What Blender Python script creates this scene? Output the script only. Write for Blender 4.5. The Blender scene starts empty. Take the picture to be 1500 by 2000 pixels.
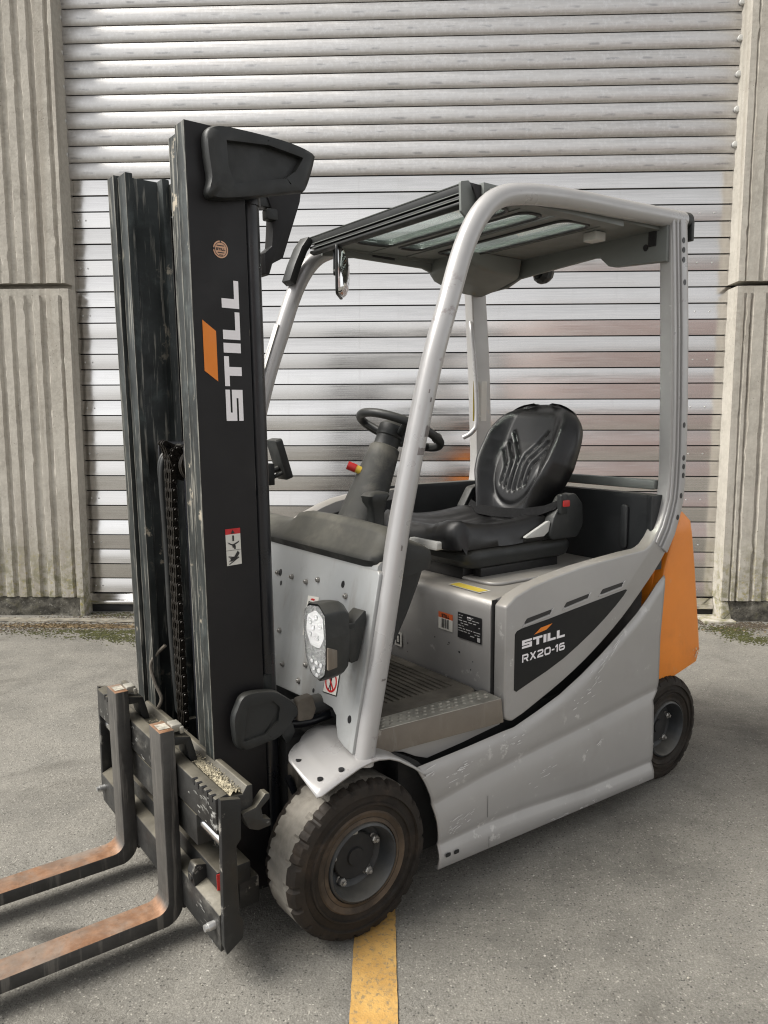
import bpy, bmesh, math, random
from mathutils import Vector, Matrix
random.seed(7)
R = math.radians
scene = bpy.context.scene
COL = scene.collection

# ---------------------------------------------------------------- camera
cam_d = bpy.data.cameras.new("camera")
cam = bpy.data.objects.new("camera", cam_d); COL.objects.link(cam)
cam_d.sensor_fit = 'HORIZONTAL'; cam_d.sensor_width = 36.0; cam_d.lens = 36.0 * 1502 / 1500
cam_d.clip_start = 0.05; cam_d.clip_end = 500
cam.matrix_world = Matrix.Translation((0, 0, 1.44)) @ Matrix.Rotation(R(90 - 7.06), 4, 'X') @ Matrix.Rotation(R(-0.1), 4, 'Z')
scene.camera = cam
scene.cycles.filter_width = 1.15

# ---------------------------------------------------------------- sky, sun, exposure
SUN_EL, SUN_AZ = 50.0, 258.0          # azimuth clockwise from +Y (the wall is towards +Y)
world = bpy.data.worlds.new("World"); scene.world = world; world.use_nodes = True
wn = world.node_tree.nodes; wl = world.node_tree.links; wn.clear()
sky = wn.new("ShaderNodeTexSky"); sky.sky_type = 'NISHITA'; sky.sun_disc = False
sky.sun_elevation = R(SUN_EL); sky.sun_rotation = R(SUN_AZ); sky.air_density = 1.0; sky.dust_density = 1.0; sky.ozone_density = 1.0
hs = wn.new("ShaderNodeHueSaturation"); hs.inputs['Saturation'].default_value = 0.05   # thin even cloud greys the sky
bg = wn.new("ShaderNodeBackground"); bg.inputs['Strength'].default_value = 0.095
wo = wn.new("ShaderNodeOutputWorld")
wl.new(sky.outputs[0], hs.inputs['Color']); wl.new(hs.outputs[0], bg.inputs['Color']); wl.new(bg.outputs[0], wo.inputs[0])
sun_d = bpy.data.lights.new("sun", 'SUN'); sun_d.energy = 2.7; sun_d.angle = R(34); sun_d.color = (1.0, 0.955, 0.89)
sun = bpy.data.objects.new("sun", sun_d); COL.objects.link(sun)
sd = Vector((math.sin(R(SUN_AZ)) * math.cos(R(SUN_EL)), math.cos(R(SUN_AZ)) * math.cos(R(SUN_EL)), math.sin(R(SUN_EL))))
sun.rotation_euler = (-sd).to_track_quat('-Z', 'Y').to_euler()
vs = scene.view_settings
vs.view_transform = 'Standard'; vs.look = 'None'; vs.gamma = 1.0; vs.use_curve_mapping = False
vs.exposure = 1.28

# ---------------------------------------------------------------- mesh helper
class G:
    """collects shells; build() links them as one mesh object"""
    def __init__(s): s.v = []; s.f = []; s.m = []; s.sh = []
    def add(s, vs, fs, mi=0):
        o = len(s.v); s.sh.append((o, len(s.f), len(vs), len(fs))); s.v += [tuple(v) for v in vs]
        for f in fs: s.f.append([i + o for i in f]); s.m.append(mi)
        return s
    def box(s, a, b, mi=0):
        x0, y0, z0 = a; x1, y1, z1 = b
        return s.add([(x0,y0,z0),(x1,y0,z0),(x1,y1,z0),(x0,y1,z0),(x0,y0,z1),(x1,y0,z1),(x1,y1,z1),(x0,y1,z1)],
                     [(0,3,2,1),(4,5,6,7),(0,1,5,4),(1,2,6,5),(2,3,7,6),(3,0,4,7)], mi)
    def prism(s, poly, P, d0, d1, mi=0):
        n = len(poly)
        return s.add([P(a, b, d0) for a, b in poly] + [P(a, b, d1) for a, b in poly],
                     [list(range(n)), list(range(2*n-1, n-1, -1))] + [(i, (i+1) % n, n + (i+1) % n, n + i) for i in range(n)], mi)
    def flat(s, poly, P, d=0.0, mi=0):
        return s.add([P(a, b, d) for a, b in poly], [list(range(len(poly)))], mi)
    def loft(s, rings, cap=True, closed=True, mi=0):
        n = len(rings[0]); vs = [p for r in rings for p in r]; fs = []
        for k in range(len(rings) - 1):
            for i in range(n if closed else n - 1):
                j = (i + 1) % n; fs.append((k*n+i, k*n+j, (k+1)*n+j, (k+1)*n+i))
        if closed and cap in (True, 'a'): fs.append(list(range(n)))
        if closed and cap in (True, 'b'): fs.append(list(range(len(vs)-1, len(vs)-n-1, -1)))
        return s.add(vs, fs, mi)
    def tube(s, path, r, n=14, cap=True, mi=0):
        path = [Vector(p) for p in path]; rings = []; t0 = (path[1] - path[0]).normalized()
        nrm = t0.orthogonal().normalized()
        for i, p in enumerate(path):
            t = (path[min(i+1, len(path)-1)] - path[max(i-1, 0)]).normalized()
            nrm = (nrm - t * nrm.dot(t)).normalized(); b = t.cross(nrm)
            rr = r[i] if isinstance(r, (list, tuple)) else r
            rings.append([tuple(p + (nrm * math.cos(2*math.pi*k/n) + b * math.sin(2*math.pi*k/n)) * rr) for k in range(n)])
        return s.loft(rings, cap, True, mi)
    def lathe(s, prof, c, n=48, axis='Y', mi=0, fn=None):
        rings = []
        for k, (r, a) in enumerate(prof):
            ring = []
            for i in range(n):
                t = 2*math.pi*i/n; rr, aa = (r, a) if fn is None else fn(k, t, r, a)
                u, w = rr*math.cos(t), rr*math.sin(t)
                if axis == 'Y': p = (c[0]+u, c[1]+aa, c[2]+w)
                elif axis == 'X': p = (c[0]+aa, c[1]+u, c[2]+w)
                else: p = (c[0]+u, c[1]+w, c[2]+aa)
                ring.append(p)
            rings.append(ring)
        ca, cb = prof[0][0] < 0.02, prof[-1][0] < 0.02
        return s.loft(rings, True if ca and cb else ('a' if ca else ('b' if cb else False)), True, mi)
    def ball(s, c, r, n=10, sc=(1,1,1), mi=0):
        prof = [(max(1e-4, r*math.sin(math.pi*k/n)), -r*math.cos(math.pi*k/n)) for k in range(n+1)]
        o = len(s.v); s.lathe(prof, (0,0,0), 2*n, 'Z', mi)
        for i in range(o, len(s.v)):
            p = s.v[i]; s.v[i] = (c[0]+p[0]*sc[0], c[1]+p[1]*sc[1], c[2]+p[2]*sc[2])
        return s
    def grid(s, nu, nv, fn, mi=0, thick=None):
        vs = [fn(i/(nu-1), j/(nv-1)) for j in range(nv) for i in range(nu)]
        return s.add(vs, [(j*nu+i, j*nu+i+1, (j+1)*nu+i+1, (j+1)*nu+i) for j in range(nv-1) for i in range(nu-1)], mi)
    def each(s, name, *a, **k):
        """one object per shell"""
        out = []
        for v0, f0, nv, nf in s.sh:
            g = G(); g.v = s.v[v0:v0+nv]; g.f = [[i-v0 for i in f] for f in s.f[f0:f0+nf]]; g.m = s.m[f0:f0+nf]; out.append(g.build(name, *a, **k))
        return out
    def build(s, name, mats, parent=None, bevel=0.0, seg=2, smooth=40, fn=None, weld=False, solid=0.0):
        bm = bmesh.new()
        bv = [bm.verts.new(fn(*v) if fn else v) for v in s.v]
        for f, mi in zip(s.f, s.m):
            try: bm.faces.new([bv[i] for i in f]).material_index = mi
            except ValueError: pass
        if weld: bmesh.ops.remove_doubles(bm, verts=bm.verts, dist=1e-5)
        bmesh.ops.recalc_face_normals(bm, faces=bm.faces)
        if solid: bmesh.ops.solidify(bm, geom=bm.faces[:], thickness=solid)
        if bevel:
            es = [e for e in bm.edges if len(e.link_faces) == 2 and e.calc_face_angle(0) > R(28)]
            bmesh.ops.bevel(bm, geom=es, offset=bevel, segments=seg, profile=0.5, affect='EDGES', clamp_overlap=True)
        me = bpy.data.meshes.new(name); bm.to_mesh(me); bm.free()
        for m in (mats if isinstance(mats, (list, tuple)) else [mats]): me.materials.append(m)
        if smooth:
            me.polygons.foreach_set("use_smooth", [True]*len(me.polygons)); me.set_sharp_from_angle(angle=R(smooth))
        o = bpy.data.objects.new(name, me); COL.objects.link(o); o.parent = parent
        return o
def dup(o, loc=(0,0,0), parent=None, rot=None):
    c = o.copy(); COL.objects.link(c); c.location = loc
    if rot: c.rotation_euler = rot
    c.parent = parent if parent is not None else o.parent
    return c
def empty(name, loc=(0,0,0), rz=0.0):
    e = bpy.data.objects.new(name, None); COL.objects.link(e); e.location = loc; e.rotation_euler = (0, 0, rz); e.empty_display_size = 0.2
    return e
def tag(o, label=None, cat=None, group=None, kind=None):
    if label: o["label"] = label
    if cat: o["category"] = cat
    if group: o["group"] = group
    if kind: o["kind"] = kind
    return o
def fillet(pts, r, seg=4, fixed=False):
    out = []; n = len(pts)
    for i in range(n):
        p, a, b = Vector(pts[i]), Vector(pts[i-1]), Vector(pts[(i+1) % n])
        rr = r[i] if isinstance(r, (list, tuple)) else r
        u, w = (a-p), (b-p); lu, lw = u.length, w.length
        if rr <= 0 or lu < 1e-9 or lw < 1e-9: out.append(tuple(p)); continue
        u /= lu; w /= lw; ang = math.acos(max(-1, min(1, u.dot(w))))
        if ang > math.pi - 0.05 and not fixed: out.append(tuple(p)); continue
        d = min(rr / math.tan(ang/2), lu*0.48, lw*0.48)
        A, B = p + u*d, p + w*d
        for k in range(seg+1):
            t = k/seg; out.append(tuple((A*(1-t)*(1-t)) + p*(2*t*(1-t)) + B*(t*t)))
    return out
def rrect(a0, b0, a1, b1, r, seg=4): return fillet([(a0,b0),(a1,b0),(a1,b1),(a0,b1)], r, seg)
def spline(pts, n=6):
    P = [Vector(p) for p in pts]; out = []
    for i in range(len(P)-1):
        p0, p1, p2, p3 = P[max(i-1,0)], P[i], P[i+1], P[min(i+2, len(P)-1)]
        for k in range(n):
            t = k/n
            out.append(tuple(0.5*((2*p1)+(p2-p0)*t+(2*p0-5*p1+4*p2-p3)*t*t+(3*p1-p0-3*p2+p3)*t**3)))
    out.append(tuple(P[-1])); return out
def cspline(pts, n=6):
    m = len(pts); out = []
    for i in range(m):
        p0, p1, p2, p3 = (Vector(pts[(i+k-1) % m]) for k in range(4))
        for k in range(n):
            t = k/n; out.append(tuple(0.5*((2*p1)+(p2-p0)*t+(2*p0-5*p1+4*p2-p3)*t*t+(3*p1-p0-3*p2+p3)*t**3)))
    return out
def lerp(tab, x):
    if x <= tab[0][0]: return tab[0][1]
    for (a, u), (b, w) in zip(tab, tab[1:]):
        if x <= b: return u + (w-u)*(x-a)/(b-a)
    return tab[-1][1]
def sstep(x, a, b):
    t = max(0, min(1, (x-a)/(b-a))); return t*t*(3-2*t)

# ---------------------------------------------------------------- materials
class NT:
    def __init__(s, name):
        s.mat = bpy.data.materials.new(name); s.mat.use_nodes = True; s.t = s.mat.node_tree; s.t.nodes.clear()
        s.o = s.n("ShaderNodeOutputMaterial"); s.b = s.n("ShaderNodeBsdfPrincipled"); s.l(s.b.outputs[0], s.o.inputs[0])
        s.tc = s.n("ShaderNodeTexCoord")
    def n(s, t, **k):
        x = s.t.nodes.new(t)
        for a, b in k.items(): setattr(x, a, b)
        return x
    def l(s, a, b): s.t.links.new(a, b)
    def set(s, k, v): s.b.inputs[k].default_value = v
    def coord(s, scale=(1,1,1), rot=(0,0,0)):
        m = s.n("ShaderNodeMapping"); m.inputs['Scale'].default_value = scale; m.inputs['Rotation'].default_value = rot
        s.l(s.tc.outputs['Object'], m.inputs['Vector']); return m.outputs[0]
    def noise(s, scale, detail=4, rough=0.55, co=None, dist=0.0):
        x = s.n("ShaderNodeTexNoise"); x.inputs['Scale'].default_value = scale; x.inputs['Detail'].default_value = detail
        x.inputs['Roughness'].default_value = rough; x.inputs['Distortion'].default_value = dist
        s.l(co if co is not None else s.tc.outputs['Object'], x.inputs['Vector']); return x.outputs['Fac']
    def ramp(s, f, a, b, lo=0.0, hi=1.0):
        x = s.n("ShaderNodeMapRange"); x.interpolation_type = 'SMOOTHSTEP'
        x.inputs['From Min'].default_value = a; x.inputs['From Max'].default_value = b
        x.inputs['To Min'].default_value = lo; x.inputs['To Max'].default_value = hi
        s.l(f, x.inputs['Value']); return x.outputs[0]
    def mix(s, f, a, b, mode='MIX'):
        x = s.n("ShaderNodeMix"); x.data_type = 'RGBA'; x.blend_type = mode
        for val, sk in ((f, x.inputs[0]), (a, x.inputs[6]), (b, x.inputs[7])):
            if isinstance(val, (int, float)): sk.default_value = val
            elif isinstance(val, tuple): sk.default_value = (*val, 1) if len(val) == 3 else val
            else: s.l(val, sk)
        return x.outputs[2]
    def math(s, op, a, b=0.0):
        x = s.n("ShaderNodeMath"); x.operation = op
        for val, sk in ((a, x.inputs[0]), (b, x.inputs[1])):
            if isinstance(val, (int, float)): sk.default_value = val
            else: s.l(val, sk)
        return x.outputs[0]
    def bump(s, h, strength, dist=0.01):
        x = s.n("ShaderNodeBump"); x.inputs['Strength'].default_value = strength; x.inputs['Distance'].default_value = dist
        s.l(h, x.inputs['Height']); s.l(x.outputs[0], s.b.inputs['Normal'])
    def up(s):
        g = s.n("ShaderNodeNewGeometry"); x = s.n("ShaderNodeSeparateXYZ"); s.l(g.outputs['Normal'], x.inputs[0]); return x.outputs[2]

def M(name, col, rough=0.5, metal=0.0, var=0.12, vs=6.0, dirt=None, dirt_amt=0.5, dirt_s=5.0, scratch=None, sc_amt=0.0, bump=0.0, bs=60.0, coat=0.0, dust=None, dust_amt=0.0, streak=None, spec=None):
    """painted / worn surface: tone drift, dirt patches, chips, and dust that settles on upward faces"""
    t = NT(name)
    n1 = t.noise(vs, 5, 0.6)
    dark = tuple(c*(1-var) for c in col); lite = tuple(min(1, c*(1+var)) for c in col)
    c = t.mix(t.ramp(n1, 0.3, 0.7), dark, lite)
    rg = t.ramp(t.noise(vs*3, 4), 0.3, 0.7, max(0.02, rough-0.07), min(1, rough+0.09))
    if dirt:
        f = t.ramp(t.noise(dirt_s, 8, 0.68, dist=0.4), 0.52, 0.74, 0.0, dirt_amt); c = t.mix(f, c, dirt)
    if streak:   # vertical runs and rub marks: (colour, amount, scale)
        f = t.ramp(t.noise(streak[2], 6, 0.6, t.coord((1, 1, 0.07))), 0.54, 0.68, 0.0, streak[1]); c = t.mix(f, c, streak[0])
    if scratch:
        a = t.ramp(t.noise(16.0, 6, 0.65), 0.60, 0.66); b = t.ramp(t.noise(3.0, 3), 0.50, 0.60)
        f = t.math('MULTIPLY', t.math('MULTIPLY', a, b), sc_amt); c = t.mix(f, c, scratch)
    if dust:
        f = t.math('MULTIPLY', t.ramp(t.up(), 0.25, 0.9), t.ramp(t.noise(9.0, 6, 0.65), 0.25, 0.75, dust_amt*0.45, dust_amt)); c = t.mix(f, c, dust)
    t.l(c, t.b.inputs['Base Color']); t.l(rg, t.b.inputs['Roughness']); t.set('Metallic', metal)
    if coat: t.set('Coat Weight', coat); t.set('Coat Roughness', 0.15)
    if spec is not None: t.set('Specular IOR Level', spec)
    if bump: t.bump(t.noise(bs, 6, 0.6), bump, 0.002)
    return t.mat
def forkmat():
    t = NT("worn_fork_steel")
    c = t.mix(t.ramp(t.noise(7, 6, 0.65), 0.3, 0.7), (0.030,0.029,0.028), (0.062,0.060,0.056))
    f = t.ramp(t.noise(60, 5, 0.6, t.coord((1, 1, 0.06))), 0.52, 0.66, 0, 0.6); c = t.mix(f, c, (0.16,0.15,0.135))
    top = t.ramp(t.up(), 0.3, 0.85)
    rust = t.mix(t.ramp(t.noise(26, 6, 0.7), 0.35, 0.68), (0.165,0.082,0.042), (0.27,0.152,0.088)); bare = t.mix(t.ramp(t.noise(9, 6, 0.7), 0.35, 0.7), (0.14,0.12,0.10), (0.25,0.225,0.195))
    tc = t.mix(t.ramp(t.noise(5.5, 6, 0.65, dist=0.5), 0.40, 0.66, 0.0, 0.8), rust, bare); tc = t.mix(t.ramp(t.noise(40, 4, 0.7), 0.55, 0.7, 0, 0.5), tc, (0.09,0.06,0.04))
    c = t.mix(top, c, tc)
    g = t.n("ShaderNodeNewGeometry"); nx = t.n("ShaderNodeVectorTransform"); nx.vector_type = 'NORMAL'; nx.convert_from = 'WORLD'; nx.convert_to = 'OBJECT'; t.l(g.outputs['Normal'], nx.inputs[0])
    s = t.n("ShaderNodeSeparateXYZ"); t.l(nx.outputs[0], s.inputs[0]); fr = t.ramp(s.outputs[0], -0.5, -0.9)
    c = t.mix(t.math('MULTIPLY', fr, t.ramp(t.noise(11, 6, 0.65), 0.3, 0.7, 0.25, 0.8)), c, (0.085,0.08,0.072))
    edge = t.ramp(t.noise(3, 4), 0.55, 0.7, 0, 0.5); c = t.mix(t.math('MULTIPLY', edge, fr), c, (0.22,0.11,0.05))
    t.l(c, t.b.inputs['Base Color']); t.set('Metallic', 0.2); t.set('Roughness', 0.55); t.set('Specular IOR Level', 0.35); t.bump(t.noise(60, 6), 0.2, 0.002); return t.mat
DUST = (0.30, 0.265, 0.205)
m_silver = M("silver_paint", (0.34,0.333,0.325), 0.38, 0.25, 0.05, 2.0, dirt=(0.25,0.24,0.22), dirt_amt=0.35, dirt_s=3.0, scratch=(0.7,0.69,0.67), sc_amt=0.45, dust=DUST, dust_amt=0.55, coat=0.1)
m_silver_clean = M("silver_tube_paint", (0.375,0.37,0.368), 0.33, 0.25, 0.04, 3.0, dirt=(0.3,0.28,0.27), dirt_amt=0.25, dirt_s=6.0, scratch=(0.16,0.12,0.11), sc_amt=0.5, dust=DUST, dust_amt=0.2, coat=0.2)
m_grey_under = M("grey_roof_paint", (0.138,0.148,0.140), 0.5, 0.1, 0.06, 3.0)
m_panelgrey = M("front_sheet_paint", (0.36,0.37,0.37), 0.42, 0.15, 0.08, 3.0, dirt=(0.2,0.19,0.17), dirt_amt=0.4, dirt_s=6.0, streak=((0.22,0.2,0.17),0.35,14.0), dust=DUST, dust_amt=0.7)
m_black = M("mast_side_paint", (0.0105,0.010,0.0108), 0.45, 0.0, 0.1, 3.0, dirt=(0.022,0.021,0.02), dirt_amt=0.5, dirt_s=4.0, spec=0.28)
m_mast = M("worn_mast_steel", (0.022,0.026,0.026), 0.45, 0.2, 0.35, 8.0, dirt=(0.06,0.072,0.072), dirt_amt=0.8, dirt_s=9.0, streak=((0.22,0.215,0.19),0.85,70.0), scratch=(0.42,0.37,0.29), sc_amt=0.8, bump=0.2, spec=0.35)
m_grease = M("greased_web", (0.016,0.016,0.017), 0.3, 0.3, 0.3, 9.0, dirt=(0.20,0.20,0.195), dirt_amt=0.85, dirt_s=5.5, streak=((0.16,0.15,0.13),0.7,24.0), bump=0.25)
m_carr = M("worn_carriage_steel", (0.028,0.028,0.027), 0.5, 0.25, 0.3, 9.0, dirt=(0.15,0.145,0.13), dirt_amt=0.7, dirt_s=8.0, scratch=(0.5,0.5,0.48), sc_amt=0.8, dust=(0.19,0.17,0.125), dust_amt=0.6, bump=0.2, spec=0.35)
m_fork = forkmat()
m_tube_b = M("cylinder_paint", (0.009,0.010,0.013), 0.33, 0.0, 0.15, 5.0, dirt=(0.06,0.055,0.05), dirt_amt=0.3)
m_plastic = M("black_plastic", (0.014,0.0155,0.0155), 0.46, 0.0, 0.15, 7.0, dirt=(0.06,0.06,0.055), dirt_amt=0.35, dust=(0.10,0.095,0.08), dust_amt=0.45, bump=0.12, bs=350, spec=0.4)
m_cowl = M("dusty_dash_plastic", (0.020,0.021,0.020), 0.6, 0.0, 0.15, 5.0, dirt=(0.12,0.11,0.09), dirt_amt=0.5, dust=(0.16,0.152,0.122), dust_amt=0.6, bump=0.12, bs=300, spec=0.35)
m_dark = M("dark_underbody", (0.012,0.012,0.012), 0.75, 0.0, 0.3, 5.0, dirt=(0.05,0.045,0.04), dirt_amt=0.4)
m_trim = M("dark_grey_trim", (0.015,0.0165,0.018), 0.5, 0.0, 0.1, 4.0, dust=(0.16,0.15,0.12), dust_amt=0.45)
m_vinyl = M("black_vinyl", (0.0055,0.0055,0.006), 0.36, 0.0, 0.1, 5.0, dust=(0.03,0.028,0.026), dust_amt=0.2, bump=0.06, bs=400, spec=0.45)
m_orange = M("orange_paint", (0.74,0.225,0.018), 0.38, 0.0, 0.05, 3.0, dirt=(0.42,0.13,0.02), dirt_amt=0.35, dirt_s=5.0, scratch=(0.55,0.38,0.25), sc_amt=0.5, bump=0.05, bs=200, coat=0.15)
m_rubber = M("tyre_rubber", (0.016,0.0125,0.0095), 0.72, 0.0, 0.35, 12.0, dirt=(0.055,0.038,0.026), dirt_amt=0.6, dirt_s=9.0, bump=0.2, spec=0.3)
m_tread = M("dusty_tyre_tread", (0.145,0.134,0.115), 0.9, 0.0, 0.25, 14.0, dirt=(0.06,0.05,0.04), dirt_amt=0.6, dirt_s=14.0, bump=0.4, bs=90)
m_rustband = M("rusty_bead_ring", (0.060,0.042,0.027), 0.75, 0.1, 0.5, 10.0, dirt=(0.13,0.10,0.068), dirt_amt=0.7, dirt_s=8.0, bump=0.25)
m_rim = M("rim_grey_paint", (0.035,0.038,0.041), 0.5, 0.2, 0.3, 9.0, dirt=(0.12,0.115,0.10), dirt_amt=0.75, dirt_s=9.0, dust=(0.20,0.185,0.155), dust_amt=0.55)
m_bolt = M("zinc_bolt", (0.34,0.33,0.31), 0.4, 0.7, 0.2, 30.0)
m_chrome = M("chromed_rod", (0.7,0.7,0.7), 0.15, 1.0, 0.05, 10.0)
m_chain = M("oiled_chain", (0.02,0.017,0.014), 0.3, 0.5, 0.35, 30.0, dirt=(0.06,0.05,0.04), dirt_amt=0.4)
m_mat = M("ribbed_floor_mat", (0.105,0.093,0.074), 0.85, 0.0, 0.3, 9.0, dirt=(0.05,0.045,0.036), dirt_amt=0.6, dirt_s=11.0, bump=0.3, bs=120)
m_step = M("checker_step_steel", (0.36,0.345,0.30), 0.38, 0.45, 0.25, 10.0, dirt=(0.12,0.105,0.08), dirt_amt=0.6, dirt_s=12.0, scratch=(0.6,0.58,0.52), sc_amt=0.5)
m_stepface = M("dirty_step_face", (0.155,0.132,0.105), 0.6, 0.1, 0.1, 6.0, dirt=(0.10,0.085,0.065), dirt_amt=0.5, scratch=(0.45,0.42,0.38), sc_amt=0.4, streak=((0.24,0.22,0.19),0.3,40.0))
m_white = M("white_print", (0.78,0.76,0.78), 0.45, 0.0, 0.03)
m_orangeprint = M("orange_print", (0.70,0.20,0.012), 0.45, 0.0, 0.04)
m_redprint = M("red_print", (0.45,0.012,0.015), 0.45, 0.0, 0.05)
m_blackprint = M("black_print", (0.013,0.013,0.014), 0.4, 0.0, 0.05)
m_panelblack = M("black_decal", (0.011,0.0115,0.012), 0.42, 0.0, 0.08, 4.0, dirt=(0.02,0.02,0.02), dirt_amt=0.3, spec=0.22)
m_yellowprint = M("yellow_sticker", (0.52,0.40,0.06), 0.5, 0.0, 0.08, 9.0, dirt=(0.35,0.28,0.12), dirt_amt=0.5, dirt_s=15)
m_copperprint = M("copper_sticker", (0.52,0.30,0.19), 0.4, 0.2, 0.1)
m_paper = M("paper_sticker", (0.55,0.54,0.50), 0.55, 0.0, 0.06, 9.0, dirt=(0.4,0.38,0.34), dirt_amt=0.4)
m_red = M("red_plastic", (0.45,0.02,0.018), 0.4, 0.0, 0.08)
m_yellowpl = M("yellow_plastic", (0.6,0.42,0.05), 0.45, 0.0, 0.08)
m_lgrey = M("light_grey_plastic", (0.45,0.45,0.43), 0.5, 0.0, 0.08, 8.0, dirt=(0.25,0.24,0.22), dirt_amt=0.4)
m_brush = M("scuffed_aluminium", (0.55,0.55,0.54), 0.35, 0.8, 0.1, 10.0)
def glass(name, col, rough=0.03, ior=1.45):
    t = NT(name); t.set('Base Color', (*col, 1)); t.set('Roughness', rough); t.set('Transmission Weight', 1.0); t.set('IOR', ior); return t.mat
m_glass = glass("roof_glass", (0.72,0.82,0.76)); m_lens = glass("lamp_lens", (0.97,0.97,0.97), 0.05, 1.15)
def mirror(name, col, r): 
    t = NT(name); t.set('Base Color', (*col,1)); t.set('Metallic', 1.0); t.set('Roughness', r); return t.mat
m_mirror = mirror("convex_mirror", (0.7,0.7,0.7), 0.06); m_reflector = M("lamp_reflector", (0.66,0.67,0.68), 0.3, 0.0, 0.03); m_bowl = M("lamp_bowl", (0.42,0.43,0.43), 0.25, 0.3, 0.1, 20)

# ================================================================ SETTING
# ---------------------------------------------------------------- ground
OIL = (-0.90, 1.99)
def asphalt():
    t = NT("asphalt")
    big = t.ramp(t.noise(1.1, 7, 0.62, dist=0.5), 0.32, 0.68); mid = t.ramp(t.noise(5.0, 6, 0.6), 0.3, 0.72)
    c = t.mix(big, (0.128,0.123,0.110), (0.235,0.226,0.202)); c = t.mix(t.math('MULTIPLY', mid, 0.55), c, (0.28,0.266,0.233))
    fine = t.noise(170.0, 3, 0.7); c = t.mix(t.ramp(fine, 0.36, 0.68, 0.0, 1.0), t.mix(0.45, c, (0.06,0.055,0.046)), c)
    v = t.n("ShaderNodeTexVoronoi"); v.inputs['Scale'].default_value = 130.0; t.l(t.tc.outputs['Object'], v.inputs['Vector'])
    sp = t.n("ShaderNodeSeparateColor"); t.l(v.outputs['Color'], sp.inputs[0])
    lite = t.math('MULTIPLY', t.ramp(sp.outputs[0], 0.72, 0.95), t.ramp(v.outputs['Distance'], 0.45, 0.2)); c = t.mix(t.math('MULTIPLY', lite, 0.55), c, (0.44,0.42,0.37))
    darkp = t.math('MULTIPLY', t.ramp(sp.outputs[1], 0.80, 0.93), t.ramp(v.outputs['Distance'], 0.5, 0.25)); c = t.mix(t.math('MULTIPLY', darkp, 0.7), c, (0.025,0.024,0.022))
    stain = t.ramp(t.noise(2.1, 7, 0.65, dist=0.6), 0.53, 0.70, 0.0, 0.65); c = t.mix(stain, c, (0.095,0.089,0.077))
    w = t.n("ShaderNodeTexVoronoi"); w.inputs['Scale'].default_value = 17.0; w.inputs['Randomness'].default_value = 1.0; t.l(t.tc.outputs['Object'], w.inputs['Vector'])
    sw = t.n("ShaderNodeSeparateColor"); t.l(w.outputs['Color'], sw.inputs[0])
    fleck = t.math('MULTIPLY', t.ramp(sw.outputs[2], 0.80, 0.86), t.ramp(w.outputs['Distance'], 0.075, 0.03)); c = t.mix(fleck, c, (0.42,0.40,0.36))
    co = t.noise(58.0, 5, 0.72, dist=0.8); c = t.mix(t.ramp(co, 0.28, 0.50, 0.6, 0.0), c, (0.10,0.092,0.078)); c = t.mix(t.ramp(co, 0.56, 0.74, 0.0, 0.5), c, (0.36,0.34,0.295))
    wm = t.ramp(t.noise(105.0, 3, 0.6, dist=2.2), 0.60, 0.67); wk = t.ramp(t.noise(4.5, 5, 0.65), 0.42, 0.62, 0.12, 1.0); c = t.mix(t.math('MULTIPLY', t.math('MULTIPLY', wm, wk), 0.8), c, (0.04,0.037,0.032))
    pt = t.n("ShaderNodeTexVoronoi"); pt.inputs['Scale'].default_value = 62.0; t.l(t.tc.outputs['Object'], pt.inputs['Vector']); ps_ = t.n("ShaderNodeSeparateColor"); t.l(pt.outputs['Color'], ps_.inputs[0])
    pit = t.math('MULTIPLY', t.ramp(ps_.outputs[0], 0.62, 0.80), t.ramp(pt.outputs['Distance'], 0.30, 0.10)); pit = t.math('MULTIPLY', pit, wm); c = t.mix(t.math('MULTIPLY', pit, 0.6), c, (0.04,0.037,0.032))
    vd = t.n("ShaderNodeVectorMath"); vd.operation = 'DISTANCE'; t.l(t.coord((0.62, 1.6, 1)), vd.inputs[0]); vd.inputs[1].default_value = (OIL[0]*0.62, OIL[1]*1.6, 0)   # old oil drip between the forks
    oil = t.ramp(t.math('ADD', vd.outputs[1] if len(vd.outputs) > 1 else vd.outputs[0], t.math('MULTIPLY', t.noise(14, 5, 0.7), 0.10)), 0.135, 0.075); c = t.mix(t.math('MULTIPLY', oil, 0.75), c, (0.035,0.032,0.028))
    t.l(c, t.b.inputs['Base Color']); t.set('Roughness', 0.85); t.set('Specular IOR Level', 0.3)
    h = t.math('ADD', t.math('ADD', t.math('MULTIPLY', pit, -1.0), t.math('MULTIPLY', co, 1.3)), t.math('MULTIPLY', fine, 0.7)); t.bump(h, 0.7, 0.006)
    return t.mat
m_asphalt = asphalt()
g = G()
def ground_z(x, y): return 0.0
g.grid(2, 2, lambda u, v: (-90+180*u, -90+180*v, 0.0))
tag(g.build("ground", m_asphalt, smooth=0), kind="structure")

def line_paint():
    t = NT("yellow_line_paint")
    c = t.mix(t.ramp(t.noise(9, 6, 0.65), 0.3, 0.72), (0.36,0.205,0.055), (0.47,0.285,0.085))
    wear = t.ramp(t.noise(75, 5, 0.75), 0.50, 0.64, 0.0, 0.8); c = t.mix(wear, c, (0.17,0.135,0.08))
    dirt = t.ramp(t.noise(14, 6, 0.7, dist=0.5), 0.55, 0.75, 0.0, 0.7); c = t.mix(dirt, c, (0.17,0.13,0.075))
    t.l(c, t.b.inputs['Base Color']); t.set('Roughness', 0.75); t.bump(t.noise(170, 4), 0.6, 0.003); return t.mat
g = G(); n = 160; vs_, fs_ = [], []
for i in range(n+1):
    y = 0.6 + 4.0*i/n
    vs_ += [(-0.085 + random.uniform(-.001,.001), y, 0.004), (0.031 + random.uniform(-.001,.001), y, 0.004)]
g.add(vs_, [(2*i, 2*i+1, 2*i+3, 2*i+2) for i in range(n)])
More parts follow.
